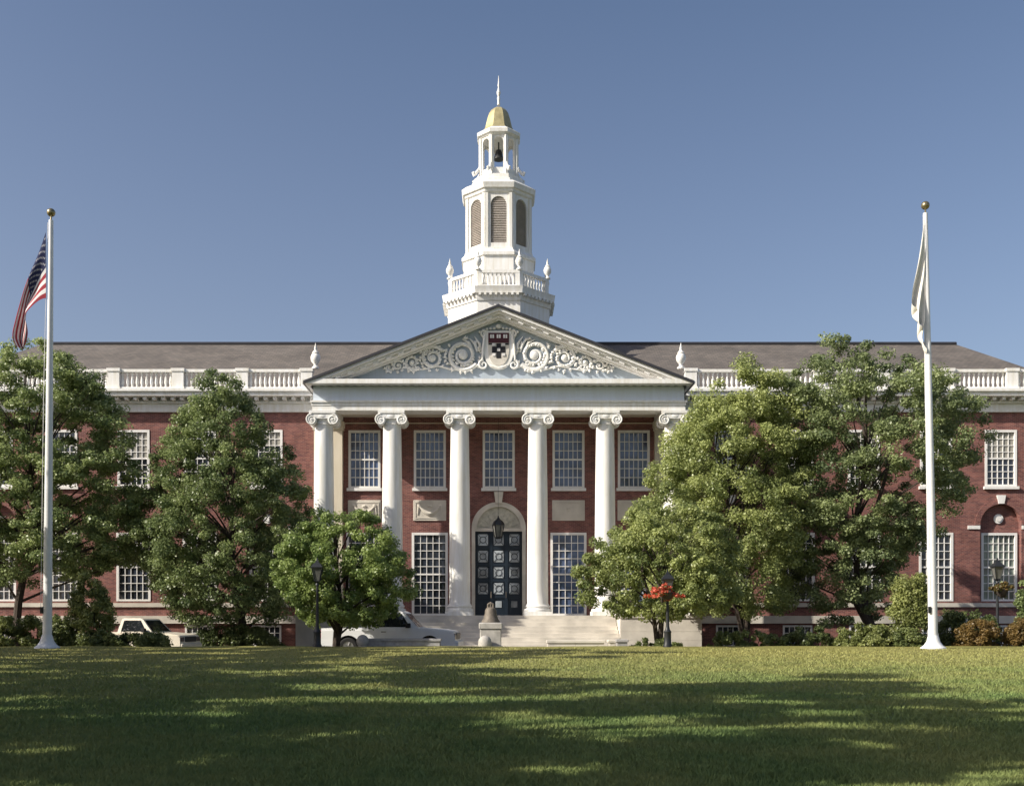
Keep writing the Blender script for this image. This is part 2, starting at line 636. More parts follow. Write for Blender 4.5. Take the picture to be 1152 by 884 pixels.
def build_terrain():
    m = MB()
    m.add([(-1500, -900, LOW - 0.05), (1500, -900, LOW - 0.05), (1500, 1500, LOW - 0.05), (-1500, 1500, LOW - 0.05)], [(0, 1, 2, 3)])
    tag(m.build('ground', M_GROUND, None, 0), kind='structure')
    xs = np.linspace(-90, 90, 181)
    ys = np.concatenate([np.linspace(-60, 4, 40), np.linspace(5, 44, 118)])
    vs = [(x, y, zt(x, y)) for y in ys for x in xs]
    nx = len(xs)
    fs = [(j * nx + i, j * nx + i + 1, (j + 1) * nx + i + 1, (j + 1) * nx + i) for j in range(len(ys) - 1) for i in range(nx - 1)]
    m = MB().add(vs, fs)
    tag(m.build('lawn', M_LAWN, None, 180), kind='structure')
    m = MB().box(-90, 90, 44.0, 44.15, LOW - 0.3, LOW + 0.05)
    tag(m.build('kerb', M_GREYSTONE), kind='structure')
    m = MB().add([(-90, 44.15, LOW - 0.04), (90, 44.15, LOW - 0.04), (90, 48.3, LOW - 0.04), (-90, 48.3, LOW - 0.04)], [(0, 1, 2, 3)])
    tag(m.build('road', M_ASPHALT), kind='structure')
    m = MB().box(-90, 90, 48.3, 48.45, LOW - 0.3, LOW + 0.08)
    tag(m.build('kerb', M_GREYSTONE), kind='structure')
    m = MB().box(-90, -6.2, 48.45, 59, LOW - 0.3, LOW + 0.06)
    tag(m.build('planting_bed', M_MULCH), kind='structure')
    m = MB().box(6.2, 90, 48.45, 59, LOW - 0.3, LOW + 0.06)
    tag(m.build('planting_bed', M_MULCH), kind='structure')
    m = MB().box(-6.2, 6.2, 48.45, 52.0, LOW - 0.3, LOW + 0.064)
    tag(m.build('pavement', M_PAVE), kind='structure')
    # stone path along the lawn edge in front of the steps
    xs = np.linspace(-6.0, 2.4, 12)
    ysl = [41.9, 42.6, 43.3, 44.0]
    m = MB()
    m.add([(x, y, zt(x, y) + 0.012) for y in ysl for x in xs], [(j * 12 + i, j * 12 + i + 1, (j + 1) * 12 + i + 1, (j + 1) * 12 + i) for j in range(3) for i in range(11)])
    tag(m.build('path', M_PAVE), kind='structure')


build_terrain()


def build_grass():
    r = np.random.default_rng(5)
    n = 520000
    py = 731 + (905 - 731) * r.random(n) ** 0.9
    Y = 1200 * 1.24 / (py - 692)
    Y = Y + r.normal(0, 0.03, n) * Y
    X = (r.random(n) * 2 - 1) * (0.50 * Y + 2.5) + 0.012 * Y
    ok = (Y < 40.8) & (Y > 5)
    X, Y = X[ok], Y[ok]
    n = len(X)
    t = np.clip((Y - 22) / 17, 0, 1)
    t = t * t * (3 - 2 * t)
    Z = 0.33 + 0.08 * t + 0.025 * np.sin(X * 0.31 + 1.0) * np.sin(Y * 0.23) + 0.012 * np.sin(X * 0.9 + Y * 0.7)
    tuft = 0.5 + 0.5 * np.sin(X * 3.1 + 2 * np.sin(Y * 1.7)) * np.sin(Y * 2.3 + 1.5 * np.sin(X * 1.3))
    h = 0.022 + 0.024 * r.random(n) + 0.016 * tuft
    h = h * (1 + 0.9 * np.clip((Y - 39.6) / 1.0, 0, 1) * (0.4 + r.random(n)))
    w = 0.0030 + 0.0011 * Y * (0.5 + r.random(n)) * 0.35
    a = r.random(n) * 2 * np.pi
    lean = 0.3 + r.random(n) * 1.3
    la = r.random(n) * 2 * np.pi
    v = np.empty((n, 3, 3), dtype=np.float32)
    v[:, 0] = np.stack([X - w * np.cos(a), Y - w * np.sin(a), Z - 0.01], 1)
    v[:, 1] = np.stack([X + w * np.cos(a), Y + w * np.sin(a), Z - 0.01], 1)
    v[:, 2] = np.stack([X + h * lean * np.cos(la), Y + h * lean * np.sin(la), Z + h], 1)
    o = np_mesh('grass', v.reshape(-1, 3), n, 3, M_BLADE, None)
    tag(o, 'short mown grass blades covering the lawn', 'grass', kind='stuff')


build_grass()

# ------------------------------------------------------------------ the library building
YF = 58.0            # facade plane of wings and portico back wall
YC = 55.0            # column axis
ZE = AZ(461.5, 54.45)      # underside of the portico architrave
ZP = 1.60            # platform
XE = 32.3            # half length of the front
lib = thing('library_building', 'red brick library with white columned portico, carved pediment and tall white cupola tower', 'building', (0, YF, 0))
WT = lambda u, d, v: (u, YF + d, v)

upper_z = (AZ(547, YF), AZ(483.5, YF))
ground_z = (AZ(676, YF), AZ(599, YF))


def window(cx, z0, z1, w, cols, rows, pane_mat, sill=True, mid=None, fr=0.13, Y=YF, arch=0, lintel=False, blind=0):
    x0, x1 = cx - w / 2, cx + w / 2
    m = MB()
    ya, yb = Y - 0.03, Y + 0.12
    m.box(x0, x0 + fr, ya, yb, z0, z1).box(x1 - fr, x1, ya, yb, z0, z1)
    m.box(x0 + fr, x1 - fr, ya + 0.003, yb, z1 - fr, z1).box(x0 + fr, x1 - fr, ya + 0.003, yb, z0, z0 + fr * 0.8)
    gx0, gx1, gz0, gz1 = x0 + fr, x1 - fr, z0 + fr * 0.8, z1 - fr
    b = 0.036
    for i in range(1, cols):
        x = gx0 + (gx1 - gx0) * i / cols
        m.box(x - b / 2, x + b / 2, Y + 0.045, Y + 0.098, gz0, gz1)
    for j in range(1, rows):
        z = gz0 + (gz1 - gz0) * j / rows
        hb = b * (2.4 if mid == j else 1)
        m.box(gx0, gx1, Y + (0.03 if mid == j else 0.048), Y + 0.096, z - hb / 2, z + hb / 2)
    o = m.build('window', M_WHITE2, lib, 0)
    m = MB()
    for i in range(cols):
        for j in range(rows):
            xa, xb = gx0 + (gx1 - gx0) * i / cols, gx0 + (gx1 - gx0) * (i + 1) / cols
            za, zb = gz0 + (gz1 - gz0) * j / rows, gz0 + (gz1 - gz0) * (j + 1) / rows
            e = [rng.uniform(-0.0055, 0.0055) for _ in range(4)]
            m.add([(xa, Y + 0.1 + e[0], za), (xb, Y + 0.1 + e[1], za), (xb, Y + 0.1 + e[2], zb), (xa, Y + 0.1 + e[3], zb)], [(0, 1, 2, 3)])
    m.build('pane', pane_mat, o, 0)
    if blind:
        zb__ = gz1 - (gz1 - gz0) * blind
        MB().add([(gx0, Y + 0.0905, zb__), (gx1, Y + 0.0905, zb__), (gx1, Y + 0.0905, gz1), (gx0, Y + 0.0905, gz1)], [(0, 1, 2, 3)]).build('blind', M_BLIND, o, 0)
    if sill:
        MB().box(x0 - 0.08, x1 + 0.08, Y - 0.14, Y - 0.003, z0 - 0.16, z0 - 0.003).build('sill', M_WHITE2, o, 0)
    if lintel:
        MB().prism([(cx - 0.10, z1 + 0.30), (cx + 0.10, z1 + 0.30), (cx + 0.15, z1 + 0.62), (cx - 0.15, z1 + 0.62)], Y - 0.07, Y + 0.02).build('keystone', M_STONE, o, 0)
    return o


# wing bays (pixel centres measured on the right wing, mirrored to the left)
bay = [12.62, 16.25, 19.85, 23.78, 27.30]
arched = [0, 4]
UW, GW = 1.74, 1.86
Z_BASE_TOP = AZ(678, YF)         # top of the pale band under the windows
Z_BAND2_TOP, Z_BAND2_BOT = AZ(692, YF), AZ(701, YF)
Z_WALLTOP = AZ(464, YF)
Z_GAP = 0.01


def wing(s):
    holes = []
    a, b = (9.95, XE) if s > 0 else (-XE, -9.95)
    for k, bx in enumerate(bay):
        c = s * bx
        holes.append((c - UW / 2, c + UW / 2, *upper_z))
        if k in arched:
            holes.append((c - 1.12, c + 1.12, ground_z[0], AZ(567, YF), 1.12))
        else:
            holes.append((c - GW / 2, c + GW / 2, *ground_z))
        holes.append((c - 0.8, c + 0.8, AZ(727, YF), AZ(703, YF)))
    m = MB().wall(a, b, -0.2, Z_WALLTOP, holes, 0.32, WT)
    # end wall and back
    xe = s * XE
    m.add([(xe, YF, -0.2), (xe, YF + 16, -0.2), (xe, YF + 16, Z_WALLTOP), (xe, YF, Z_WALLTOP)], [(0, 1, 2, 3)])
    m.add([(a, YF + 16, -0.2), (b, YF + 16, -0.2), (b, YF + 16, Z_WALLTOP), (a, YF + 16, Z_WALLTOP)], [(3, 2, 1, 0)])
    m.build('brick_wall', M_BRICK, lib, 0)
    # recessed tympana of the arched bays
    for k in arched:
        c = s * bay[k]
        w = MB()
        w.add([(c - 1.12, YF + 0.318, ground_z[1]), (c + 1.12, YF + 0.318, ground_z[1]), (c + 1.12, YF + 0.318, AZ(566, YF)), (c - 1.12, YF + 0.318, AZ(566, YF))], [(0, 1, 2, 3)])
        w.box(c - 1.12, c - 0.98, YF + 0.24, YF + 0.318, ground_z[0], ground_z[1]).box(c + 0.98, c + 1.12, YF + 0.24, YF + 0.318, ground_z[0], ground_z[1])
        n = w.build('niche', M_BRICK, lib, 0)
        d = MB()
        d.disc_y(c, AZ(583, YF), 0.26, YF + 0.25, YF + 0.316)
        d.disc_y(c, AZ(583, YF), 0.15, YF + 0.20, YF + 0.252)
        d.build('roundel', M_WHITE2, n)
        MB().prism([(c - 0.15, AZ(566.5, YF)), (c + 0.15, AZ(566.5, YF)), (c + 0.24, AZ(557, YF)), (c - 0.24, AZ(557, YF))], YF - 0.11, YF + 0.02).build('keystone', M_WHITE2, n, 0)
        for q in (-1, 1):
            MB().box(c + q * 1.47 - 0.33, c + q * 1.47 + 0.33, YF - 0.06, YF + 0.02, AZ(595, YF), AZ(591, YF)).build('impost', M_WHITE2, n, 0)
        ar = MB()          # brick archivolt standing slightly proud
        N_ = 20
        zs = AZ(567, YF) - 1.12
        for i in range(N_):
            t0, t1 = math.pi * i / N_, math.pi * (i + 1) / N_
            ar.prism([(c + 1.125 * math.cos(t0), zs + 1.125 * math.sin(t0)), (c + 1.42 * math.cos(t0), zs + 1.42 * math.sin(t0)),
                      (c + 1.42 * math.cos(t1), zs + 1.42 * math.sin(t1)), (c + 1.125 * math.cos(t1), zs + 1.125 * math.sin(t1))], YF - 0.045, YF + 0.01)
        ar.build('archivolt', M_BRICK, n, 0)
    for k, bx in enumerate(bay):
        c = s * bx
        window(c, *upper_z, UW, 5, 8, M_GLASS, mid=4, blind=[0.25, 0, 0.5, 0, 0, 0.375, 0, 0.25, 0, 0.5][k + (5 if s > 0 else 0)])
        if k in arched:
            window(c, *ground_z, 1.96, 6, 8, M_GLASSC if s > 0 else M_GLASS, mid=4, sill=False, Y=YF + 0.20)
        else:
            window(c, *ground_z, GW, 5, 8, M_GLASS, mid=4, sill=False)
        window(c, AZ(727, YF), AZ(703, YF), 1.6, 5, 3, M_GLASS, sill=False, fr=0.1)
    # pale stone bands
    bands = MB()
    lo, hi = (a + 0.45, b + 0.06) if s > 0 else (a - 0.06, b - 0.45)
    bands.box(lo, hi, YF - 0.10, YF - 0.002, Z_BASE_TOP - 0.22, Z_BASE_TOP)
    bands.build('stone_band', M_STONE, lib, 0)
    MB().box(lo, hi, YF - 0.16, YF - 0.002, Z_BAND2_BOT, Z_BAND2_TOP - 0.02).build('stone_band', M_STONE, lib, 0)
    # entablature: frieze, bed mould, corona, gutter
    zc = AZ(447, YF - 0.3)
    m = MB()
    m.box(a + (0 if s > 0 else -0.12), b + (0.12 if s > 0 else 0), YF - 0.12, YF + 0.5, Z_WALLTOP, zc)
    m.box(a, b, YF - 0.15, YF - 0.121, Z_WALLTOP + 0.003, Z_WALLTOP + 0.14)
    x = a + 0.15
    while x < b:
        m.box(x, x + 0.18, YF - 0.62, YF - 0.121, zc - 0.18, zc - 0.002)
        x += 0.50
    m.box(a, b, YF - 0.26, YF - 0.121, zc - 0.30, zc - 0.183)
    e0, e1 = (a, b + 0.8) if s > 0 else (a - 0.8, b)
    m.box(e0, e1, YF - 0.80, YF + 0.5, zc, zc + 0.22)
    m.box(e0, e1 + (0.1 if s > 0 else 0), YF - 0.92, YF + 0.5, zc + 0.222, zc + 0.36)
    m.build('cornice', M_WHITE, lib, 0)
    # balustrade above the cornice: pedestals and panels of balusters
    YB = YF - 0.42
    zb, ztop = zc + 0.36, AZ(415.5, YB)
    p0 = 10.35
    ped = [p0 + 3.46 * k for k in range(7)]
    for k, px_ in enumerate(ped):
        c = s * px_
        q = MB()
        q.box(c - 0.31, c + 0.31, YB - 0.20, YB + 0.22, zb, ztop - 0.14)
        q.box(c - 0.36, c + 0.36, YB - 0.25, YB + 0.27, ztop - 0.14, ztop + 0.02)
        q.box(c - 0.35, c + 0.35, YB - 0.24, YB + 0.26, zb + 0.003, zb + 0.16)
        q.build('balustrade_pedestal', M_WHITE, lib, 0)
        if k == len(ped) - 1:
            break
        xa, xb = sorted((s * (px_ + 0.31), s * (ped[k + 1] - 0.31)))
        q = MB()
        q.box(xa, xb, YB - 0.16, YB + 0.18, ztop - 0.17, ztop - 0.02)
        q.box(xa, xb, YB - 0.14, YB + 0.16, zb + 0.01, zb + 0.15)
        n = 11
        h = ztop - 0.17 - zb - 0.15
        for i in range(n):
            xx = xa + (xb - xa) * (i + 0.5) / n
            q.lathe([(0.075, 0), (0.075, 0.06), (0.045, 0.09), (0.085, h * 0.32), (0.07, h * 0.5), (0.04, h * 0.78), (0.07, h * 0.9), (0.07, h)], (xx, YB + 0.01, zb + 0.15), 8)
        q.build('balustrade_panel', M_WHITE, lib)
    return zc


zc = wing(1)
wing(-1)


def urn(m, c, s):
    m.lathe([(0.20 * s, 0), (0.20 * s, 0.08 * s), (0.10 * s, 0.16 * s), (0.10 * s, 0.24 * s), (0.24 * s, 0.42 * s), (0.27 * s, 0.62 * s), (0.22 * s, 0.76 * s),
             (0.16 * s, 0.82 * s), (0.20 * s, 0.86 * s), (0.13 * s, 0.94 * s), (0.07 * s, 1.02 * s), (0.075 * s, 1.12 * s), (0.03 * s, 1.30 * s), (0.005, 1.42 * s)], c, 14)


for s in (-1, 1):
    m = MB()
    urn(m, (AX(355, YF - 0.4) if s < 0 else AX(766, YF - 0.4), YF - 0.4, AZ(415, YF - 0.4)), 1.0)
    m.build('urn', M_WHITE, lib)

# ---- main roof (hip)
ZR, YR = AZ(387.5, 66), 66.0
ze = zc + 0.30
rx = 28.3
m = MB()
ex, ey0, ey1 = XE + 0.3, YF - 0.15, YF + 16.2
m.add([(-ex, ey0, ze), (ex, ey0, ze), (rx, YR, ZR), (-rx, YR, ZR), (-ex, ey1, ze), (ex, ey1, ze)], [(0, 1, 2, 3), (1, 5, 2), (5, 4, 3, 2), (4, 0, 3)])
m.build('roof', M_ROOF, lib, 0)
MB().tube([(-rx, YR, ZR + 0.03), (rx, YR, ZR + 0.03)], 0.13, 6).build('roof_ridge', M_LEAD, lib, 0)

# ---- portico back wall
pw = [(AX(410, YF), 1.74), (AX(483.5, YF), 1.74), (AX(561, YF), 1.74), (AX(639.5, YF), 1.74), (AX(713, YF), 1.74)]
puz = (AZ(549, YF), AZ(484, YF))
pgz = (AZ(692, YF), AZ(599, YF))
DW, DA = 2.62, AZ(566.5, YF)            # door opening
holes = []
for k, (c, w) in enumerate(pw):
    holes.append((c - w / 2, c + w / 2, *puz))
    if k != 2:
        holes.append((c - 0.98, c + 0.98, *pgz))
holes.append((AX(531, YF), AX(591, YF), ZP, AZ(565, YF), 1.42))
MB().wall(-9.94, 9.94, -0.2, ZE + 0.3, holes, 0.45, WT).build('brick_wall', M_BRICK, lib, 0)
for k, (c, w) in enumerate(pw):
    window(c, *puz, w, 6, 6, M_GLASSB, mid=3)
    if k != 2:
        window(c, *pgz, 1.96, 5, 10, M_GLASS if k < 2 else M_GLASSB, sill=True, mid=5)
        # carved stone panel
        z0, z1 = AZ(585.5, YF), AZ(562.5, YF)
        q = MB().cbox(c - 0.89, c + 0.89, YF - 0.07, YF + 0.01, z0, z1, 0.02)
        n = 26
        fr = 0.12
        for (xa, xb, za, zb) in ((c - 0.80, c + 0.80, z1 - 0.16, z1 - 0.11), (c - 0.80, c + 0.80, z0 + 0.11, z0 + 0.16), (c - 0.80, c - 0.75, z0 + 0.163, z1 - 0.163), (c + 0.75, c + 0.80, z0 + 0.163, z1 - 0.163)):
            q.box(xa, xb, YF - 0.095, YF - 0.0705, za, zb)
        if k < 2:
            pts = [(c - 0.55 + 1.1 * i / n, YF - 0.09, (z0 + z1) / 2 + 0.20 - 0.38 * math.sin(math.pi * i / n)) for i in range(n + 1)]
            q.tube(pts, [0.04 + 0.09 * math.sin(math.pi * i / n) for i in range(n + 1)], 7)
            for e in (-1, 1):
                q.ball((c + e * 0.56, YF - 0.09, (z0 + z1) / 2 + 0.24), (0.10, 0.05, 0.10), 8, 6)
                q.tube([(c + e * 0.62, YF - 0.09, (z0 + z1) / 2 + 0.15), (c + e * 0.66, YF - 0.09, (z0 + z1) / 2 - 0.25)], [0.05, 0.02], 6)
            q.ball((c, YF - 0.09, (z0 + z1) / 2 + 0.22), (0.13, 0.05, 0.07), 8, 6)
        else:
            q.ball((c, YF - 0.075, (z0 + z1) / 2 + 0.05), (0.10, 0.04, 0.10), 10, 6)
        q.build('carved_panel', M_STONE, lib)

# ---- arched doorway
cx = (AX(531, YF) + AX(591, YF)) / 2
hw = (AX(591, YF) - AX(531, YF)) / 2
zs = AZ(565, YF) - 1.42
dz = AZ(597.5, YF)
dhw = (AX(588, YF) - AX(535, YF)) / 2
q = MB()
for e in (-1, 1):
    a, b = sorted((cx + e * dhw, cx + e * (hw + 0.02)))
    q.box(a, b, YF - 0.10, YF + 0.35, ZP, zs)
N_ = 26
ro, ri = hw + 0.02, hw - 0.26
for i in range(N_):
    t0, t1 = math.pi * i / N_, math.pi * (i + 1) / N_
    ky, kyi = 1.44 / ro, (1.44 - 0.26) / ri
    q.prism([(cx + ri * math.cos(t0), zs + ri * kyi * math.sin(t0)), (cx + ro * math.cos(t0), zs + ro * ky * math.sin(t0)),
             (cx + ro * math.cos(t1), zs + ro * ky * math.sin(t1)), (cx + ri * math.cos(t1), zs + ri * kyi * math.sin(t1))], YF - 0.10, YF + 0.30)
q.box(cx - dhw, cx + dhw, YF - 0.06, YF + 0.30, dz, dz + 0.16)
surround = q.build('door_surround', M_STONE, lib)
q = MB()
q.add([(cx - ri, YF + 0.10, dz + 0.16), (cx + ri, YF + 0.10, dz + 0.16)] + [(cx + ri * math.cos(math.pi * i / 24), YF + 0.10, zs + ri * 1.0 * math.sin(math.pi * i / 24)) for i in range(25)], [tuple(range(27))])
for i in range(9):
    t = math.pi * (i + 1) / 10
    q.tube([(cx + 0.25 * math.cos(t), YF + 0.08, zs - 0.1 + 0.25 * math.sin(t)), (cx + 0.98 * math.cos(t), YF + 0.08, zs - 0.1 + 0.98 * math.sin(t))], [0.012, 0.03], 6)
q.build('lunette', simple('lunette_stone', (0.50, 0.48, 0.41), 0.8, var=0.22, scale=6), surround)
MB().prism([(cx - 0.17, AZ(566.5, YF)), (cx + 0.17, AZ(566.5, YF)), (cx + 0.25, AZ(553.5, YF)), (cx - 0.25, AZ(553.5, YF))], YF - 0.22, YF - 0.05).build('keystone', M_STONE, surround, 0)
q = MB()
yd = YF + 0.18
q.box(cx - dhw, cx + dhw, yd, yd + 0.1, ZP, dz)
xs_ = [cx - dhw, cx - dhw / 3, cx + dhw / 3, cx + dhw]
rowz = [ZP + 0.05 + (dz - ZP - 0.05) * t for t in (0, 0.215, 0.41, 0.60, 0.80, 1.0)]
for x in xs_:
    q.box(max(x - 0.09, cx - dhw), min(x + 0.09, cx + dhw), yd - 0.06, yd + 0.002, ZP, dz)
for z in rowz:
    q.box(cx - dhw + 0.09, cx + dhw - 0.09, yd - 0.05, yd + 0.002, max(z - 0.08, ZP), min(z + 0.08, dz))
door = q.build('door', M_DOOR, lib, 0)
for j in range(5):
    for i in range(3):
        if j == 0 and i == 0:
            continue
        xa, xb = xs_[i] + 0.15, xs_[i + 1] - 0.15
        za, zb = rowz[j] + 0.14, rowz[j + 1] - 0.14
        if j == 0:
            xa, xb, za, zb = (xa + xb) / 2 - 0.17, (xa + xb) / 2 + 0.17, zb - 0.45, zb - 0.1
        pn = MB().cbox(xa, xb, yd - 0.028, yd - 0.004, za, zb, 0.01)
        pn.build('pane', M_DOORGLASS, door, 0)
        if j:                       # wrought grille over each pane
            g = MB()
            xm, zm = (xa + xb) / 2, (za + zb) / 2
            rg = min(xb - xa, zb - za) * 0.30
            g.tube([(xm + rg * math.cos(2 * math.pi * i / 16), yd - 0.045, zm + rg * math.sin(2 * math.pi * i / 16)) for i in range(17)], 0.018, 5)
            for ex_, ez_ in ((-1, -1), (-1, 1), (1, -1), (1, 1)):
                g.tube([(xm + ex_ * rg * 0.7, yd - 0.045, zm + ez_ * rg * 0.7), (xm + ex_ * (xb - xa) / 2, yd - 0.045, zm + ez_ * (zb - za) / 2)], 0.014, 5)
            g.build('grille', M_DOOR, door)
for e in (-1, 1):
    MB().tube([(cx + e * dhw / 3 - e * 0.02, yd - 0.11, ZP + 0.95), (cx + e * dhw / 3 - e * 0.02, yd - 0.11, ZP + 1.3)], 0.025, 8).build('door_handle', M_BRONZE, door)

# hanging lantern under the portico ceiling, in front of the door
lx, ly, lz = AX(560.5, 56.4), 56.4, AZ(606, 56.4)
lan = thing('hanging_lantern', 'black lantern hanging on a long chain before the arched doorway', 'lantern', (lx, ly, lz))
q = MB()
q.lathe([(0.10, 0), (0.20, 0.06), (0.20, 0.10)], (lx, ly, lz), 6)
q.lathe([(0.34, 0.72), (0.33, 0.78), (0.26, 0.92), (0.12, 1.02), (0.05, 1.12), (0.03, 1.22)], (lx, ly, lz), 6)
for i in range(6):
    a = 2 * math.pi * i / 6
    q.tube([(lx + 0.20 * math.cos(a), ly + 0.20 * math.sin(a), lz + 0.08), (lx + 0.31 * math.cos(a), ly + 0.31 * math.sin(a), lz + 0.74)], 0.028, 5)
q.build('lantern_frame', M_DKMETAL, lan)
MB().lathe([(0.17, 0.10), (0.27, 0.72)], (lx, ly, lz), 6).build('lantern_glass', M_LAMPG, lan, 0)
MB().tube([(lx, ly, lz + 1.2), (lx, ly, ZE + 0.01)], 0.009, 5).build('chain', M_DKMETAL, lan)

# ---- podium, steps, cheek blocks
MB().box(-9.95, 9.95, 54.05, YF - 0.004, -0.2, ZP).build('podium', M_STONE, lib, 0)
q = MB()
ns = 9
for i in range(ns):
    z1 = ZP * (ns - i) / (ns + 0.0) - ZP / ns
    y0 = 54.046 - 0.34 * (i + 1)
    if z1 > 0.02:
        q.box(-5.9, 5.9, y0, 54.046 - 0.34 * i, -0.2, z1)
q.build('stairs', M_STONE, lib, 0)
for s in (-1, 1):
    a, b = sorted((s * 5.93, s * 9.9))
    q = MB().box(a, b, 52.0, 54.04, -0.2, ZP - 0.12)
    q.box(a - 0.05, b + 0.05, 51.94, 54.044, ZP - 0.12, ZP + 0.02)
    for k in (0.42, 0.84):
        q.box(a - 0.004, b + 0.004, 51.994, 52.01, k - 0.012, k + 0.012)
    q.build('cheek_wall', M_STONE, lib, 0)

# ---- columns
colx = [AX(p, YC) for p in (364, 440.5, 516, 603.5, 680, 757)]
colx = [(colx[k] - colx[5 - k]) / 2 for k in range(6)]
ZCB = ZP                      # floor
for x in colx:
    zcap = AZ(477, 54.5)
    zb_ = ZP + 0.52
    H = zcap - zb_
    prof = []
    for i in range(13):
        t = i / 12
        r = 0.545 * (1 - 0.15 * t ** 1.8)
        prof.append((r, zb_ + H * t))
    prof = [(0.60, zb_ - 0.02), (0.58, zb_ + 0.06), (0.55, zb_ + 0.10)] + prof[1:]
    c = MB().lathe(prof, (x, YC, 0), 32).build('column', M_WHITE, lib, 50)
    b = MB().box(x - 0.72, x + 0.72, YC - 0.72, YC + 0.72, ZP, ZP + 0.20)
    b.lathe([(0.70, 0.20), (0.72, 0.26), (0.70, 0.33), (0.61, 0.36), (0.60, 0.40), (0.65, 0.44), (0.65, 0.49), (0.60, 0.52)], (x, YC, ZP), 32)
    b.build('column_base', M_WHITE, c)
    q = MB()
    zt_ = ZE - 0.004
    q.box(x - 0.68, x + 0.68, YC - 0.62, YC + 0.62, zt_ - 0.14, zt_)
    q.box(x - 0.60, x + 0.60, YC - 0.55, YC + 0.55, zt_ - 0.22, zt_ - 0.14)
    q.lathe([(0.46, zcap - 0.02), (0.50, zcap + 0.02), (0.47, zcap + 0.05), (0.47, zcap + 0.18), (0.62, zt_ - 0.34), (0.62, zt_ - 0.22)], (x, YC, 0), 24)
    vz, vr = zt_ - 0.47, 0.27
    for e in (-1, 1):
        vx = x + e * 0.54
        # bolster
        n = 18
        for y0, y1, rr in ((YC - 0.60, YC - 0.42, vr), (YC - 0.42, YC + 0.42, vr * 0.8), (YC + 0.42, YC + 0.60, vr)):
            q.disc_y(vx, vz, rr, y0, y1, n)
        pts, rad = [], []
        for i in range(44):
            t = i / 43
            a = math.pi / 2 - e * 2 * math.pi * 2.2 * t
            rr = vr * (0.92 * (1 - t) + 0.12)
            pts.append((vx + rr * math.cos(a) * 1, YC - 0.615, vz + rr * math.sin(a)))
            rad.append(0.040 * (1 - 0.6 * t))
        q.tube(pts, rad, 6)
        q.ball((vx, YC - 0.62, vz), 0.05, 8, 6)
    q.box(x - 0.54, x + 0.54, YC - 0.59, YC + 0.59, vz + 0.06, vz + 0.25)
    q.build('capital', M_WHITE, c)

# antae on the back wall behind the outer columns
for s in (-1, 1):
    a, b = sorted((s * 8.45, s * 9.98))
    q = MB().box(a, b, YF - 0.40, YF - 0.003, ZP, ZE - 0.45)
    q.box(a - 0.06, b + 0.06, YF - 0.46, YF - 0.003, ZP + 0.002, ZP + 0.5)
    q.box(a - 0.06, b + 0.06, YF - 0.46, YF - 0.003, ZE - 0.45, ZE - 0.30)
    q.box(a - 0.10, b + 0.10, YF - 0.50, YF - 0.003, ZE - 0.30, ZE - 0.004)
    q.build('pilaster', M_CREAM, lib, 0)
# cream band at the top of the back wall
MB().box(-8.34, 8.34, YF - 0.06, YF - 0.003, ZE - 0.05, ZE - 0.003).build('stone_band', M_CREAM, lib, 0)

# ---- portico entablature and pediment
A0 = 9.53
yA = 54.45
za1 = AZ(450.5, 54.45)
zf1 = AZ(434, 54.45)
q = MB()
q.box(-A0, A0, yA, YC + 0.55, ZE, za1 - 0.10)
for s in (-1, 1):
    a, b = sorted((s * (A0 - 1.08), s * A0))
    q.box(a, b, YC + 0.55, YF - 0.004, ZE, za1 - 0.10)
q.box(-A0 - 0.03, A0 + 0.03, yA - 0.03, yA - 0.002, (ZE + za1) / 2, za1 - 0.103)
q.box(-A0 - 0.09, A0 + 0.09, yA - 0.09, YF - 0.004, za1 - 0.10, za1)
arch_o = q.build('architrave', M_WHITE, lib, 0)
MB().box(-A0 + 1.08, A0 - 1.08, YC + 0.55, YF - 0.004, ZE + 0.30, ZE + 0.36).build('ceiling', M_CREAM, lib, 0)
MB().box(-A0 + 0.05, A0 - 0.05, yA + 0.05, YF - 0.004, za1, zf1).build('frieze', painted('frieze_shade_paint', (0.66, 0.73, 0.84), 0.04), lib, 0)  # bluish paint, with the blue of the cornice shadow put into its colour
zc0, zc1 = AZ(431, 53.8), AZ(426, 53.8)
CW = 9.92
q = MB()
q.box(-A0 - 0.06, A0 + 0.06, yA - 0.10, YF + 3, zf1, zf1 + 0.06)
x = -CW + 0.16
while x < CW - 0.2:
    q.box(x, x + 0.22, yA - 0.48, yA + 0.1, zf1 + 0.06, zc0 - 0.002)
    x += 0.42
q.box(-A0 - 0.10, A0 + 0.10, yA - 0.14, YF + 3, zf1 + 0.063, zc0)
q.box(-CW, CW, 53.80, YF + 3, zc0, zc1)
horiz = q.build('pediment_cornice', M_WHITE, lib, 0)

xo, zo, zap = AX(780, 53.8), AZ(428.5, 53.8), AZ(342.5, 53.8)
sl = (zap - zo) / xo


def rake(mb, t0, t1, y0, y1, xin=None):
    """one pair of sloping slabs between vertical offsets t0..t1 below the roof line"""
    for s in (-1, 1):
        zb_o = zo
        poly = []
        xa = xo - 0.0
        top0, top1 = zap - t0, zap - t1
        # cut by the horizontal cornice top
        xe0 = min(xo, (top0 - zc1) / sl)
        xe1 = min(xo, (top1 - zc1) / sl)
        pts = [(0, top1), (s * xe1, top1 - sl * xe1), (s * xe0, top0 - sl * xe0), (0, top0)]
        if s < 0:
            pts = pts[::-1]
        mb.prism(pts, y0, y1)


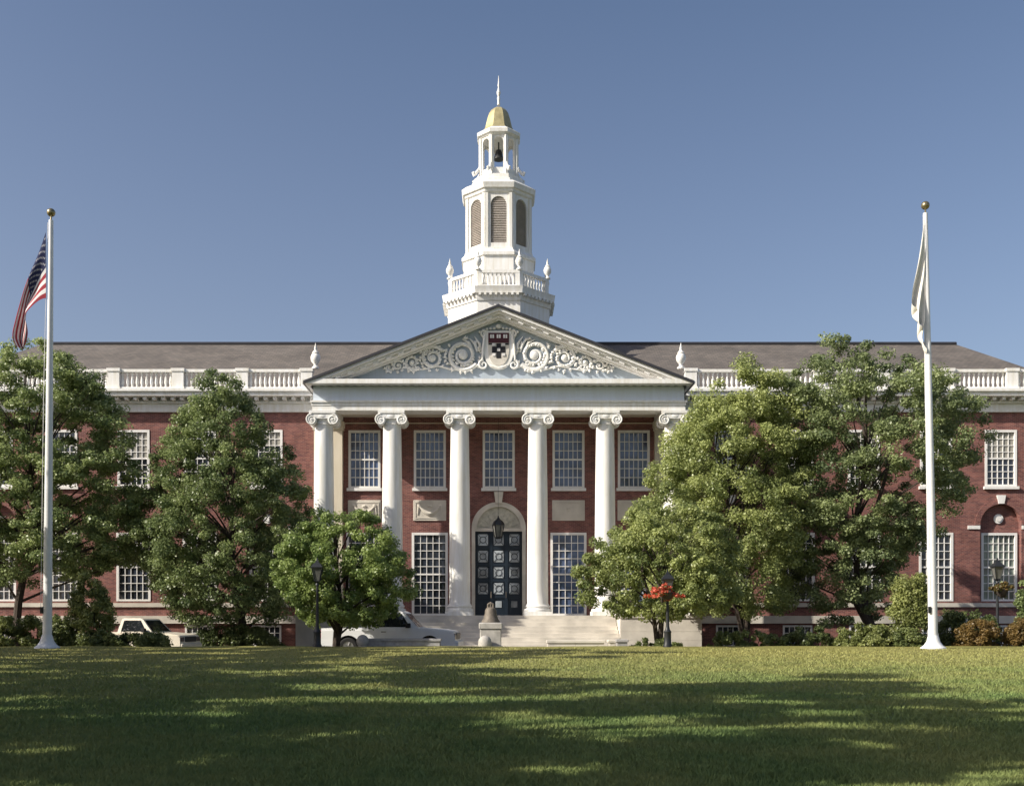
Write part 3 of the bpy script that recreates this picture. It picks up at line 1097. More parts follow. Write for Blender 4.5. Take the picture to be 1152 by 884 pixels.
q = MB()
rake(q, 0.11, 0.27, 53.84, 55.2)
rake(q, 0.275, 0.36, 53.98, 55.2)
rake(q, 0.362, 0.48, 54.20, 55.2)
rake(q, 0.482, 0.58, 54.48, 55.2)
for s in (-1, 1):                      # modillions under the raking cornice
    x = 0.35
    while x < xo - 1.3:
        zt_ = zap - 0.364 - sl * x
        q.prism([(s * x, zt_ - 0.10), (s * (x + 0.26), zt_ - sl * 0.26 - 0.10), (s * (x + 0.26), zt_ - sl * 0.26), (s * x, zt_)][::s], 54.02, 54.22)
        x += 0.64
raking = q.build('raking_cornice', M_WHITE2, lib, 0)
q = MB()
zi = zap - 0.55
q.prism([(-(zi - zc1) / sl, zc1 - 0.02), ((zi - zc1) / sl, zc1 - 0.02), (0, zi)], 54.75, 55.15)
tymp = q.build('tympanum', M_TYMP, lib, 0)
# gable roof of the portico
q = MB()
for s in (-1, 1):
    pts = [(0, zap - 0.12), (s * (xo + 0.04), zo - 0.02 - 0.12 + 0.01), (s * (xo + 0.04), zo + 0.01), (0, zap + 0.01)]
    if s < 0:
        pts = pts[::-1]
    q.prism(pts, 53.74, 66.0)
q.build('portico_roof', M_LEAD, lib, 0)

# scrollwork and shield
YT = 54.75
ppm = F_PX / YT


def TX(px): return (px - 560.5) / ppm
def TZ(py): return EYE + (HZ - py) / ppm


def spiral(m, cx_, cz_, r, turns, a0, sgn, rad, y=None, squash=1.0):
    pts, rr_ = [], []
    n = int(24 * turns) + 2
    for i in range(n):
        t = i / (n - 1)
        a = a0 + sgn * 2 * math.pi * turns * t
        rr = r * (1 - 0.80 * t)
        pts.append((cx_ + rr * math.cos(a), (YT - 0.06) if y is None else y, cz_ + rr * squash * math.sin(a)))
        rr_.append(rad * (1 - 0.55 * t))
    m.tube(pts, rr_, 7)


rs = random.Random(3)
for s in (-1, 1):
    m = MB()
    X_ = lambda dx: s * dx / ppm
    big = [(40, 400, 17.5, 1.9), (74, 403, 13.2, 1.8), (97, 408, 9.2, 1.5), (113, 411.5, 6.2, 1.3), (123.5, 414, 4.0, 1.1)]
    for k, (dx, py, r, tn) in enumerate(big):
        c0 = (X_(dx), TZ(py))
        up = k % 2 == 0
        a0 = (math.pi if s > 0 else 0.0) + (0.6 if s > 0 else -0.6)
        spiral(m, c0[0], c0[1], r / ppm, tn, a0 if up else -a0, (s if up else -s), 2.8 / ppm * (r / 17) ** 0.5)
        m.ball((c0[0], YT - 0.06, c0[1]), (r * 0.30 / ppm, 0.12, r * 0.30 / ppm), 10, 7)
        # leaves curling off the outside of each scroll
        nl = max(7, int(r * 1.1))
        for i in range(nl):
            a = 2 * math.pi * i / nl + rs.uniform(-0.15, 0.15)
            for rr, ln in ((r * 1.02, 4.6), (r * 0.60, 3.4)):
                if rr < 2 or (rr < r and r < 7):
                    continue
                bx, bz = c0[0] + rr / ppm * math.cos(a), c0[1] + rr / ppm * math.sin(a)
                da = a + s * (0.9 if up else -0.9)
                L_ = ln / ppm * (0.7 + 0.5 * rs.random()) * (r / 14) ** 0.4
                if bz + L_ * math.sin(da) > zi - sl * abs(bx) - 0.02 or bz + L_ * math.sin(da) < zc1 + 0.1:
                    continue
                m.tube([(bx, YT - 0.05, bz), (bx + 0.55 * L_ * math.cos(da), YT - 0.12, bz + 0.55 * L_ * math.sin(da)), (bx + L_ * math.cos(da + 0.4), YT - 0.07, bz + L_ * math.sin(da + 0.4))],
                       [0.040, 0.085, 0.016], 5)
    # connecting wavy stem
    pts = []
    for i in range(40):
        t = i / 39
        dx = 22 + 108 * t
        pts.append((X_(dx), YT - 0.05, TZ(413 + 2.5 * t - (1 - t) * 3.0 * math.sin(t * 18))))
    m.tube(pts, [0.075 * (1 - 0.75 * i / 39) for i in range(40)], 7)
    # acanthus plume rising beside the shield
    for j, (dx0, dz0, dx1, dz1) in enumerate([(20, 398, 27, 379), (24, 396, 33, 381), (30, 392, 41, 382), (17, 392, 19, 376)]):
        m.tube([(X_(dx0), YT - 0.05, TZ(dz0)), (X_((dx0 + dx1) / 2 - 2), YT - 0.11, TZ((dz0 + dz1) / 2 - 1)), (X_(dx1), YT - 0.06, TZ(dz1))], [0.05, 0.085, 0.02], 6)
    m.build('scrollwork', M_WHITE, tymp)
m = MB()


def shield_poly(hw_, top, bot):
    pts = [(-hw_, top), ]
    n = 12
    out = [(-hw_, top)]
    zmid = top - (top - bot) * 0.45
    left = [(-hw_ * math.cos(math.pi / 2 * i / n) ** 0.8 if i < n else 0, zmid - (zmid - bot) * math.sin(math.pi / 2 * i / n)) for i in range(n + 1)]
    out = [(-hw_, top)] + left + [(-x, z) for x, z in left[:-1][::-1]] + [(hw_, top)]
    return out


sx = 0.0
m.prism(shield_poly(17 / ppm, TZ(373.0), TZ(416)), YT - 0.16, YT)
for s in (-1, 1):                       # curled cartouche edges
    spiral(m, s * 17 / ppm, TZ(411), 5.5 / ppm, 1.4, math.pi / 2, -s, 0.075, YT - 0.14)
    spiral(m, s * 16 / ppm, TZ(375.5), 4.0 / ppm, 1.3, -math.pi / 2, s, 0.06, YT - 0.14)
    m.tube([(s * 15.5 / ppm, YT - 0.17, TZ(378)), (s * 17.5 / ppm, YT - 0.19, TZ(392)), (s * 18.5 / ppm, YT - 0.17, TZ(406))], [0.05, 0.08, 0.05], 7)
    for k in range(5):
        m.ball((s * (5 + 4 * k) / ppm, YT - 0.1, TZ(370.0 + 0.5 * k * k * 0.5)), (0.08, 0.07, 0.07), 7, 5)
m.ball((0, YT - 0.10, TZ(368)), (0.16, 0.09, 0.13), 9, 6)
m.tube([(-9 / ppm, YT - 0.17, TZ(412)), (0, YT - 0.19, TZ(415)), (9 / ppm, YT - 0.17, TZ(412))], [0.05, 0.09, 0.05], 7)
cart = m.build('cartouche', M_WHITE, tymp)
m = MB()
m.cur = 0
m.prism(shield_poly(11.8 / ppm, TZ(375.5), TZ(412.0)), YT - 0.195, YT - 0.161)
m.cur = 1
m.prism([(-11.6 / ppm, TZ(386.8)), (11.6 / ppm, TZ(386.8)), (11.6 / ppm, TZ(375.6)), (-11.6 / ppm, TZ(375.6))], YT - 0.215, YT - 0.1955)
m.cur = 2
m.prism([(-2.6 / ppm, TZ(404)), (2.6 / ppm, TZ(404)), (2.6 / ppm, TZ(387.4)), (-2.6 / ppm, TZ(387.4))], YT - 0.208, YT - 0.1955)
m.prism([(-7.5 / ppm, TZ(398)), (7.5 / ppm, TZ(398)), (7.5 / ppm, TZ(391)), (-7.5 / ppm, TZ(391))], YT - 0.212, YT - 0.1957)
m.prism([(-11.4 / ppm, TZ(389)), (-6.5 / ppm, TZ(389)), (-6.5 / ppm, TZ(387.2)), (-11.4 / ppm, TZ(387.2))], YT - 0.208, YT - 0.1955)
m.prism([(6.5 / ppm, TZ(389)), (11.4 / ppm, TZ(389)), (11.4 / ppm, TZ(387.2)), (6.5 / ppm, TZ(387.2))], YT - 0.208, YT - 0.1955)
m.cur = 3
for dx in (-7.4, 0, 7.4):               # three open books
    for e in (-1, 1):
        x0, x1 = sorted((dx / ppm + e * 0.012, dx / ppm + e * 2.2 / ppm))
        m.box(x0, x1, YT - 0.245, YT - 0.2155, TZ(381.6), TZ(377.6))
for dx, py in ((-5.6, 388.8), (5.6, 388.8), (0, 394.5), (-5.4, 400), (5.4, 400)):
    m.box((dx - 1.7) / ppm, (dx + 1.7) / ppm, YT - 0.235, YT - 0.2125, TZ(py + 1.5), TZ(py - 1.5))
m.build('shield', [simple('shield_white', (0.62, 0.58, 0.52), 0.6), M_CRIMSON, M_BLACKP, M_FWHITE], tymp, 0)

# ---- tower
YW = 64.0


def tw(hwp): return hwp * (YW - 0.8) / F_PX


def tz(py, a): return EYE + (HZ - py) * (YW - a) / F_PX


def ring(m, prof):
    m.lathe([(a, z) for a, z in prof], (0, YW, 0), oct_=True)


TXO = AX(560.5, YW)
a_base = tw(56.5)
a_c1 = tw(62.0)
zb1 = tz(338, a_base)
zc_lip = tz(329, a_c1)
ztopc = tz(321.5, a_c1)
m = MB()
ring(m, [(a_base, 14.5), (a_base, zb1), (a_base + 0.06, zb1), (a_base + 0.10, zb1 + 0.14), (a_base + 0.12, zc_lip), (a_c1 - 0.02, zc_lip + 0.01), (a_c1, zc_lip + 0.18), (a_c1 + 0.06, ztopc), (a_base - 0.3, ztopc + 0.05)])
for f in range(8):                      # dentils and a round window per face
    a = -math.pi / 2 + f * math.pi / 4
    Mx = Matrix.Translation((0, YW, 0)) @ Matrix.Rotation(a + math.pi / 2, 4, 'Z')
    m.M = Mx
    s_ = a_base * math.tan(math.pi / 8)
    n = 8
    for i in range(n):
        u = -s_ + 2 * s_ * (i + 0.5) / n
        m.box(u - 0.07, u + 0.07, -a_base - 0.32, -a_base - 0.1, zc_lip - 0.12, zc_lip + 0.008)
    m.M = None
tower = m.build('tower', M_WHITE, lib, 25)
# balustrade round the tower
a_bl = tw(55.5)
zt1 = tz(303.5, a_bl)
m = MB()
for f in range(8):
    a = -math.pi / 2 + f * math.pi / 4
    m.M = Matrix.Translation((0, YW, 0)) @ Matrix.Rotation(a + math.pi / 2, 4, 'Z')
    s_ = a_bl * math.tan(math.pi / 8)
    m.box(-s_, s_, -a_bl - 0.03, -a_bl + 0.20, zt1 - 0.17, zt1)
    m.box(-s_, s_, -a_bl - 0.01, -a_bl + 0.18, ztopc + 0.0, ztopc + 0.17)
    for e in (-1, 1):
        x0, x1 = sorted((e * s_, e * (s_ - 0.26)))
        m.box(x0, x1, -a_bl - 0.02, -a_bl + 0.19, ztopc + 0.17, zt1 - 0.17)
    n = 8
    for i in range(n):
        u = -(s_ - 0.26) + 2 * (s_ - 0.26) * (i + 0.5) / n
        h = zt1 - 0.17 - ztopc - 0.17
        m.lathe([(0.06, 0), (0.04, 0.06), (0.075, h * 0.35), (0.04, h * 0.8), (0.06, h)], (u, -a_bl + 0.09, ztopc + 0.17), 6)
m.M = None
m.build('balustrade', M_WHITE, tower, 30)
for k in range(8):
    a = math.pi / 8 + k * math.pi / 4
    r_ = (a_bl - 0.05) / math.cos(math.pi / 8)
    m = MB()
    urn(m, (r_ * math.cos(a), YW + r_ * math.sin(a), zt1), 0.86)
    m.build('urn', M_WHITE, tower)
# plinth stage and belfry
a_pl, a_ld, a_bf, a_cn = tw(39.5), tw(41.5), tw(36.0), tw(41)
zl0, zl1 = tz(287, a_ld), tz(279, a_ld)
zbf1 = tz(216.5, a_bf)
m = MB()
ring(m, [(a_pl, ztopc - 0.2), (a_pl, zl0), (a_ld, zl0 + 0.05), (a_ld, zl0 + 0.22), (a_bf + 0.12, zl1), (a_bf + 0.1, zl1 + 0.12)])
m.build('tower_plinth', M_WHITE, tower, 25)
s_ = a_bf * math.tan(math.pi / 8)
m, lv, fr = MB(), MB(), MB()
lw = 0.46
zlo, zhi = tz(273, a_bf), tz(220.5, a_bf)
for f in range(8):
    a = -math.pi / 2 + f * math.pi / 4
    Mx = Matrix.Translation((0, YW, 0)) @ Matrix.Rotation(a + math.pi / 2, 4, 'Z')
    m.wall(-s_, s_, zl1, zbf1, [(-lw, lw, zlo, zhi, lw)], 0.16, lambda u, d, v: Mx @ Vector((u, -a_bf + d, v)))
    m.M = Mx
    m.box(-s_ + 0.0, -s_ + 0.17, -a_bf - 0.07, -a_bf - 0.003, zl1 + 0.1, zbf1 - 0.02)
    m.box(s_ - 0.17, s_, -a_bf - 0.07, -a_bf - 0.003, zl1 + 0.1, zbf1 - 0.02)
    m.M = None
belfry = m.build('belfry', M_WHITE, tower, 25)
for f in range(8):
    a = -math.pi / 2 + f * math.pi / 4
    Mx = Matrix.Translation((0, YW, 0)) @ Matrix.Rotation(a + math.pi / 2, 4, 'Z')
    m = MB()
    m.M = Mx
    m.add([(-lw, -a_bf + 0.158, zlo), (lw, -a_bf + 0.158, zlo), (lw, -a_bf + 0.158, zhi), (-lw, -a_bf + 0.158, zhi)], [(0, 1, 2, 3)])
    z = zlo + 0.03
    while z < zhi - 0.08:
        dz_ = z - (zhi - lw)
        w_ = lw if dz_ < 0 else math.sqrt(max(lw * lw - dz_ * dz_, 0.01))
        m.add([(-w_, -a_bf + 0.05, z), (w_, -a_bf + 0.05, z), (w_, -a_bf + 0.15, z + 0.09), (-w_, -a_bf + 0.15, z + 0.09)], [(0, 1, 2, 3)])
        z += 0.10
    m.build('louvre', M_LOUVRE, tower, 0)
# belfry cornice
zk0, zk1 = tz(216.5, a_cn), tz(200.5, a_cn)
m = MB()
ring(m, [(a_bf + 0.02, zbf1 - 0.02), (a_bf + 0.10, zbf1 + 0.05), (a_bf + 0.12, zk0 + 0.30), (a_cn - 0.04, zk0 + 0.34), (a_cn, zk0 + 0.52), (a_cn + 0.03, zk0 + 0.62), (a_bf + 0.05, zk1), (tw(27), zk1 + 0.15)])
m.build('belfry_cornice', M_WHITE, tower, 25)
# lantern with open arches
a_ln, a_lc = tw(20.5), tw(24.0)
zn0, zn1 = tz(196, a_ln), tz(151, a_ln)
s_ = a_ln * math.tan(math.pi / 8)
m = MB()
ring(m, [(tw(30), zk1 - 0.05), (tw(30), zk1 + 0.28), (tw(27), zk1 + 0.36), (tw(27), zn0 - 0.08), (tw(22.5), zn0)])
m.build('lantern_base', M_WHITE, tower, 25)
m = MB()
lw2 = s_ * 0.60
zq0, zq1 = zn0 + 0.42, zn1 - 0.12
for f in range(8):
    a = -math.pi / 2 + f * math.pi / 4
    Mx = Matrix.Translation((0, YW, 0)) @ Matrix.Rotation(a + math.pi / 2, 4, 'Z')
    m.wall(-s_, s_, zn0, zn1, [(-lw2, lw2, zq0, zq1, lw2)], 0.14, lambda u, d, v: Mx @ Vector((u, -a_ln + d, v)))
    s2 = (a_ln - 0.14) * math.tan(math.pi / 8)
    m.wall(-s2, s2, zn0, zn1, [(-lw2, lw2, zq0, zq1, lw2)], 0.001, lambda u, d, v: Mx @ Vector((u, -a_ln + 0.14 + d, v)))
    m.M = Mx
    m.lathe([(0.075, zn0), (0.075, zn1 - 0.05)], (-s_ * 0.93, -a_ln - 0.03, 0), 8)
    m.lathe([(0.075, zn0), (0.075, zn1 - 0.05)], (s_ * 0.93, -a_ln - 0.03, 0), 8)
    # scroll bracket on the diagonal of each corner
    m.M = Matrix.Translation((0, YW, 0)) @ Matrix.Rotation(a + math.pi / 2 + math.pi / 8, 4, 'Z')
    yy = -(a_ln + 0.02) / math.cos(math.pi / 8)
    m.tube([(0, yy, zn0 + 0.75), (0, yy - 0.10, zn0 + 0.50), (0, yy - 0.30, zn0 + 0.22), (0, yy - 0.42, zn0 + 0.12), (0, yy - 0.47, zn0 + 0.25), (0, yy - 0.38, zn0 + 0.32)], [0.05, 0.08, 0.10, 0.09, 0.08, 0.05], 7)
    m.M = None
m.build('lantern_stage', M_WHITE, tower, 25)
m = MB()
zh0, zh1 = tz(151, a_lc), tz(140, a_lc)
ring(m, [(a_ln - 0.3, zn1 - 0.02), (a_ln + 0.06, zn1), (a_ln + 0.08, zh0 + 0.12), (a_lc, zh0 + 0.18), (a_lc + 0.02, zh0 + 0.38), (tw(18), zh1 + 0.04)])
m.build('lantern_cornice', M_WHITE, tower, 25)
# bell hanging in the lantern
zbell = tz(180, 0)
m = MB()
m.lathe([(0.34, 0), (0.33, 0.05), (0.24, 0.22), (0.20, 0.45), (0.15, 0.56), (0.03, 0.60)], (0, YW, zbell), 18)
m.tube([(0, YW, zbell + 0.58), (0, YW, zn1)], 0.04, 6)
m.build('bell', M_DKMETAL, tower)
# dome and finial
m = MB()
zd = [(16.8, 141.5), (15.3, 139), (14.1, 134), (12.6, 127.5), (10.8, 121.5), (8.3, 117.3), (5.0, 114.5), (2.0, 113)]
ring(m, [(tw(h), tz(y, 0.9)) for h, y in zd])
m.build('dome', M_GOLD, tower, 20)
m = MB()
fz = [(1.7, 118.5), (1.4, 113.5), (1.9, 111), (1.0, 109), (2.2, 105.5), (2.2, 103.5), (1.1, 101), (0.8, 98), (1.3, 96.5), (0.8, 94), (0.45, 88), (0.1, 85)]
m.lathe([(tw(h), tz(y, 0)) for h, y in fz], (0, YW, 0), 12)
m.build('finial', M_WHITE2, tower)


# ------------------------------------------------------------------ flagpoles and flags
def pole(label, bx, by_, tx, tyy, Y, group):
    b = at(bx, by_, Y)
    b.z = zt(b.x, Y) - 0.02
    t = at(tx, tyy, Y)
    root = thing('flag_pole', label, 'flagpole', b, group)
    m = MB()
    n = 14
    m.tube([b.lerp(t, i / n) for i in range(n + 1)], [0.165 - 0.085 * (i / n) ** 1.2 for i in range(n + 1)], 20)
    m.build('pole', M_POLE, root)
    MB().lathe([(0.46, 0.0), (0.44, 0.06), (0.33, 0.14), (0.235, 0.28), (0.20, 0.42), (0.17, 0.5)], b, 24).build('base_flare', M_POLE, root)
    m = MB()
    m.tube([t, t + Vector((0, 0, 0.16))], 0.03, 8)
    m.ball(t + Vector((0, 0, 0.28)), 0.15, 18, 12)
    m.build('ball_finial', M_BALL, root)
    m = MB()
    o = Vector((-0.15, -0.10, 0))
    m.tube([t + Vector((-0.1, -0.05, -0.1)), t.lerp(b, 0.4) + o + Vector((-0.02, 0, 0)), b.lerp(t, 0.09) + o + Vector((-0.03, -0.05, 0))], 0.010, 5)
    m.build('halyard', M_FWHITE, root)
    m = MB()
    c = b.lerp(t, 0.09)
    m.box(c.x - 0.2, c.x - 0.12, c.y - 0.17, c.y - 0.09, c.z - 0.12, c.z + 0.12)
    m.build('cleat', M_DKMETAL, root)
    return root, b, t


YP1, YP2 = 38.6, 38.6
_, b1, t1 = pole('white flagpole at left carrying the striped flag', 53, 729, 57.5, 248, YP1, 'flagpoles on the lawn')
_, b2, t2 = pole('white flagpole at right carrying the plain white flag', 1050, 727, 1041, 240, YP2, 'flagpoles on the lawn')


def interp(poly, t):
    """point at arc fraction t along a polyline"""
    L_ = [0.0]
    for a, b in zip(poly, poly[1:]):
        L_.append(L_[-1] + math.dist(a, b))
    d = t * L_[-1]
    for i in range(len(poly) - 1):
        if d <= L_[i + 1] or i == len(poly) - 2:
            k = (d - L_[i]) / max(L_[i + 1] - L_[i], 1e-9)
            return [a + (b - a) * k for a, b in zip(poly[i], poly[i + 1])]


def smoothpoly(poly, n=40):
    """Catmull-Rom resample"""
    P = [Vector((*p, 0)) for p in poly]
    out = []
    for i in range(len(P) - 1):
        p0, p1, p2, p3 = P[max(i - 1, 0)], P[i], P[i + 1], P[min(i + 2, len(P) - 1)]
        for k in range(8):
            t = k / 8
            q = 0.5 * ((2 * p1) + (p2 - p0) * t + (2 * p0 - 5 * p1 + 4 * p2 - p3) * t * t + (3 * p1 - p0 - 3 * p2 + p3) * t ** 3)
            out.append((q.x, q.y))
    out.append(tuple(poly[-1]))
    return out


def flag(top, bot, Y, nu, nv, fold, colour, mats, depth=0.22):
    """top and bot: pixel polylines from the hoist to the fly for the top and the bottom edge"""
    top, bot = smoothpoly(top), smoothpoly(bot)
    m = MB()
    vs = []
    for j in range(nv + 1):
        v = j / nv
        for i in range(nu + 1):
            u = i / nu
            a, b = interp(top, u), interp(bot, u)
            px, py = a[0] + (b[0] - a[0]) * v, a[1] + (b[1] - a[1]) * v
            y = Y - 0.10 - depth * u * math.sin(fold * v * math.pi * 2 + u * 2.0) - 0.10 * u * math.sin(u * 7 + v * 5)
            p = at(px, py, Y)
            vs.append((p.x - 0.05, y, p.z))
    W = nu + 1
    o = 0
    for j in range(nv):
        for i in range(nu):
            m.cur = colour(i, j)
            m.f.append((j * W + i, (j + 1) * W + i, (j + 1) * W + i + 1, j * W + i + 1))
            m.mi.append(m.cur)
    m.v = vs
    return m


def us_col(i, j):
    if i < 24 and j < 21:
        c, r = i - 1, j - 2
        if i % 2 == 1 and j % 2 == 0 and 1 <= i <= 21 and 2 <= j <= 18 and ((i // 2) + (j // 2)) % 2 == 1:
            return 1
        return 2
    return 0 if (j // 3) % 2 == 0 else 1


us = flag([(54.5, 262), (46, 288), (36, 313), (28.5, 335), (22, 360), (19.5, 380), (25, 393)],
          [(54.5, 336), (47, 339), (39, 347), (33, 357), (35, 368), (35, 378), (31, 391)], YP1, 60, 39, 1.1, us_col, None)
o = us.build('flag', [M_RED, M_FWHITE, M_BLUE], None, 180)
tag(o, 'limp flag with red and white stripes and a starred blue canton', 'flag', 'flags on the flagpoles')
wf = flag([(1040.5, 246), (1038, 262), (1036, 275), (1031, 305), (1025.5, 330), (1024, 345), (1029, 349)],
          [(1041.5, 340), (1041, 352), (1040, 362), (1038, 372), (1037, 384), (1039, 392), (1043, 400)], YP2, 40, 60, 2.2, lambda i, j: 0, None, 0.20)
o = wf.build('flag', [simple('flag_cream_white', (0.76, 0.73, 0.68), 0.8, var=0.03)], None, 180)
tag(o, 'plain white flag hanging limp along the right pole', 'flag', 'flags on the flagpoles')


# ------------------------------------------------------------------ trees and shrubs
def leaves(centres, rads, per, size, r, tints, up=0.45, flat=0.6, centre=None):
    """leaf quads spread round the cluster centres"""
    n = len(centres) * per
    C = np.repeat(np.asarray(centres, dtype=np.float32), per, axis=0)
    Rr = np.repeat(np.asarray(rads, dtype=np.float32), per)
    d = r.normal(0, 1, (n, 3))
    d /= np.linalg.norm(d, axis=1, keepdims=True)
    rad = r.random(n) ** 0.5
    p = C + d * (Rr * rad)[:, None] * np.array([1, 1, flat])
    nrm = d * 0.7 + r.normal(0, 0.55, (n, 3)) + np.array([0, 0, up])
    nrm /= np.linalg.norm(nrm, axis=1, keepdims=True)
    t = np.cross(nrm, r.normal(0, 1, (n, 3)))
    t /= np.linalg.norm(t, axis=1, keepdims=True) + 1e-9
    b = np.cross(nrm, t)
    s = size * (0.6 + 0.8 * r.random(n))
    v = np.empty((n, 4, 3), dtype=np.float32)
    w = 0.36
    v[:, 0] = p - t * (s * 0.5)[:, None]
    v[:, 1] = p + b * (s * w)[:, None] - nrm * (s * 0.06)[:, None]
    v[:, 2] = p + t * (s * 0.5)[:, None] - nrm * (s * 0.10)[:, None]
    v[:, 3] = p - b * (s * w)[:, None] - nrm * (s * 0.06)[:, None]
    tint = np.clip(np.repeat(np.asarray(tints), per) + r.normal(0, 0.16, n), 0, 1)
    return v.reshape(-1, 3), n, tint


def crown_points(prof, Yc, n, r, dr, gap, seed, shell=0.5):
    """prof: list of (z, xl, xr). Cluster centres inside the envelope"""
    prof = sorted(prof)
    zs = np.array([p[0] for p in prof])
    xl = np.array([p[1] for p in prof])
    xr = np.array([p[2] for p in prof])
    zz = np.linspace(zs[0], zs[-1], 200)
    wd = np.interp(zz, zs, xr) - np.interp(zz, zs, xl)
    cdf = np.cumsum(np.maximum(wd, 0.1) ** 1.35)
    cdf /= cdf[-1]
    out = []
    k = 0
    while len(out) < n and k < n * 12:
        k += 1
        z = float(np.interp(r.random(), cdf, zz))
        a, b = np.interp(z, zs, xl), np.interp(z, zs, xr)
        hw_, xc = (b - a) / 2, (a + b) / 2
        rho = shell + (1 - shell) * r.random() ** 0.7 if r.random() < 0.8 else r.random() ** 0.5
        rho *= 1 + 0.10 * (r.random() - 0.55)
        ph = r.random() * 2 * math.pi
        p = Vector((xc + rho * hw_ * math.cos(ph), Yc + rho * hw_ * dr * math.sin(ph), z))
        nv = noise.noise(p * 0.55 + Vector((seed * 13.1, seed * 7.7, seed))) + 0.5 * noise.noise(p * 1.3 + Vector((seed, 5, 9)))
        if nv < gap and r.random() < 0.9:
            continue
        out.append((p, nv, rho))
    return out


def tree(name, label, base, prof_px, Y, mat, seed, n_cl=170, per=260, cl_r=0.62, size=0.16, dr=0.85, gap=-0.22, trunk_r=0.18, stems=None,
         group=None, prof=None, limb_n=46, flat=0.6, tint0=0.45):
    r = np.random.default_rng(seed)
    rr = random.Random(seed)
    if prof is None:
        prof = [(AZ(py, Y), AX(a, Y), AX(b, Y)) for py, a, b in prof_px]
    root = thing(name, label, 'tree', base, group)
    pts = crown_points(prof, base[1], n_cl, r, dr, gap, seed)
    ztop = max(p[0] for p in prof)
    zbot = min(p[0] for p in prof)
    m = MB()
    stems = stems or [(0, 0, 1.0)]
    axes = []
    prof_s = sorted(prof)
    for dx, dy, k in stems:
        H = (ztop - base[2]) * 0.88 * k
        path = []
        for i in range(12):
            t = i / 11
            z = base[2] - 0.1 + H * t
            xc = np.interp(max(z, zbot), [p[0] for p in prof_s], [(p[1] + p[2]) / 2 for p in prof_s])
            f = smooth01((z - base[2] - 0.2) / max(zbot - base[2] + 2.5, 1))
            x = base[0] + (xc - base[0]) * f * 0.8 + dx * t * H * 0.5
            path.append(Vector((x + 0.10 * math.sin(t * 7 + seed) * t, base[1] + dy * t * H * 0.5 + 0.10 * math.cos(t * 6 + seed) * t, z)))
        rad = [trunk_r * k * (1.35 if i == 0 else 1.0) * (1 - 0.88 * i / 11) + 0.012 for i in range(12)]
        m.tube(path, rad, 9)
        axes.append(path)
    sel = rr.sample(pts, min(limb_n, len(pts)))
    for p, nv, rho in sel:
        path = min(axes, key=lambda q: (q[6] - p).length)
        zt_ = max(zbot - 0.4, base[2] + (p.z - base[2]) * 0.72 - 0.4 * rho)
        i = min(range(len(path)), key=lambda j: abs(path[j].z - zt_))
        s = path[i]
        mid = s.lerp(p, 0.55) + Vector((rr.uniform(-.15, .15), rr.uniform(-.15, .15), 0.12 + rr.uniform(-.1, .25)))
        k = trunk_r * 0.34 * (1 - 0.6 * i / 11)
        m.tube([s, s.lerp(mid, 0.5) + Vector((0, 0, 0.06)), mid, p], [k + 0.012, k * 0.75 + 0.01, k * 0.5 + 0.008, 0.008], 5, cap=False)
    m.build('trunk', M_BARK, root)
    cen = [tuple(p) for p, _, _ in pts]
    rads = [cl_r * rr.uniform(0.6, 1.25) for _ in pts]
    tints = [tint0 + 0.16 + 0.6 * nv + rr.uniform(-0.18, 0.18) for _, nv, _ in pts]
    v, n, tn = leaves(cen, rads, per, size, r, tints, flat=flat)
    np_mesh('crown', v, n, 4, mat, tn, root)
    return root


def gbase(px, Y):
    x = AX(px, Y)
    return (x, Y, zt(x, Y) - 0.03 if Y < 44 else LOW + 0.05)


TG = 'trees before the building'
tree('broadleaf_tree', 'tall green leafy tree at the left edge behind the striped flag', gbase(18, 50.2), [
    (378, 22, 40), (392, 0, 68), (410, -30, 95), (430, -55, 122), (470, -70, 140), (520, -80, 156), (560, -85, 166), (600, -80, 168), (630, -60, 158), (655, -40, 100)],
    50.2, M_LEAF_A, 11, n_cl=850, per=230, cl_r=0.52, size=0.115, trunk_r=0.20, group=TG, gap=-0.40, dr=0.62)
tree('broadleaf_tree', 'dark green pyramidal tree standing behind the cream pickup truck', gbase(275, 50.3), [
    (412, 240, 250), (428, 226, 268), (455, 206, 290), (490, 190, 316), (525, 172, 336), (560, 160, 352), (600, 154, 355), (640, 160, 354), (675, 180, 345), (697, 205, 318)],
    50.3, M_LEAF_B, 23, n_cl=700, per=230, cl_r=0.48, size=0.110, trunk_r=0.20, group=TG, gap=-0.42, tint0=0.45, flat=0.75)
tree('broadleaf_tree', 'small rounded bright green tree before the left end of the portico', gbase(378, 42.6), [
    (573, 365, 400), (585, 345, 425), (600, 330, 440), (620, 315, 455), (645, 312, 464), (670, 318, 466), (690, 330, 458), (700, 355, 430)],
    42.6, M_LEAF_C, 31, n_cl=340, per=230, cl_r=0.34, size=0.100, trunk_r=0.13, flat=0.8, stems=[(-0.08, 0, 1), (0.16, 0.05, 0.9)], group=TG, gap=-0.3)
tree('broadleaf_tree', 'low spreading tree with forked trunk beside the red flower post', gbase(742, 43.0), [
    (565, 715, 790), (590, 690, 815), (615, 665, 825), (645, 643, 830), (668, 648, 828), (685, 670, 815), (693, 700, 780)],
    43.0, M_LEAF_D, 43, n_cl=340, per=230, cl_r=0.36, size=0.100, trunk_r=0.12, flat=0.8, stems=[(-0.30, 0, 0.85), (0.10, 0.05, 1)], group=TG, gap=-0.28, limb_n=30)
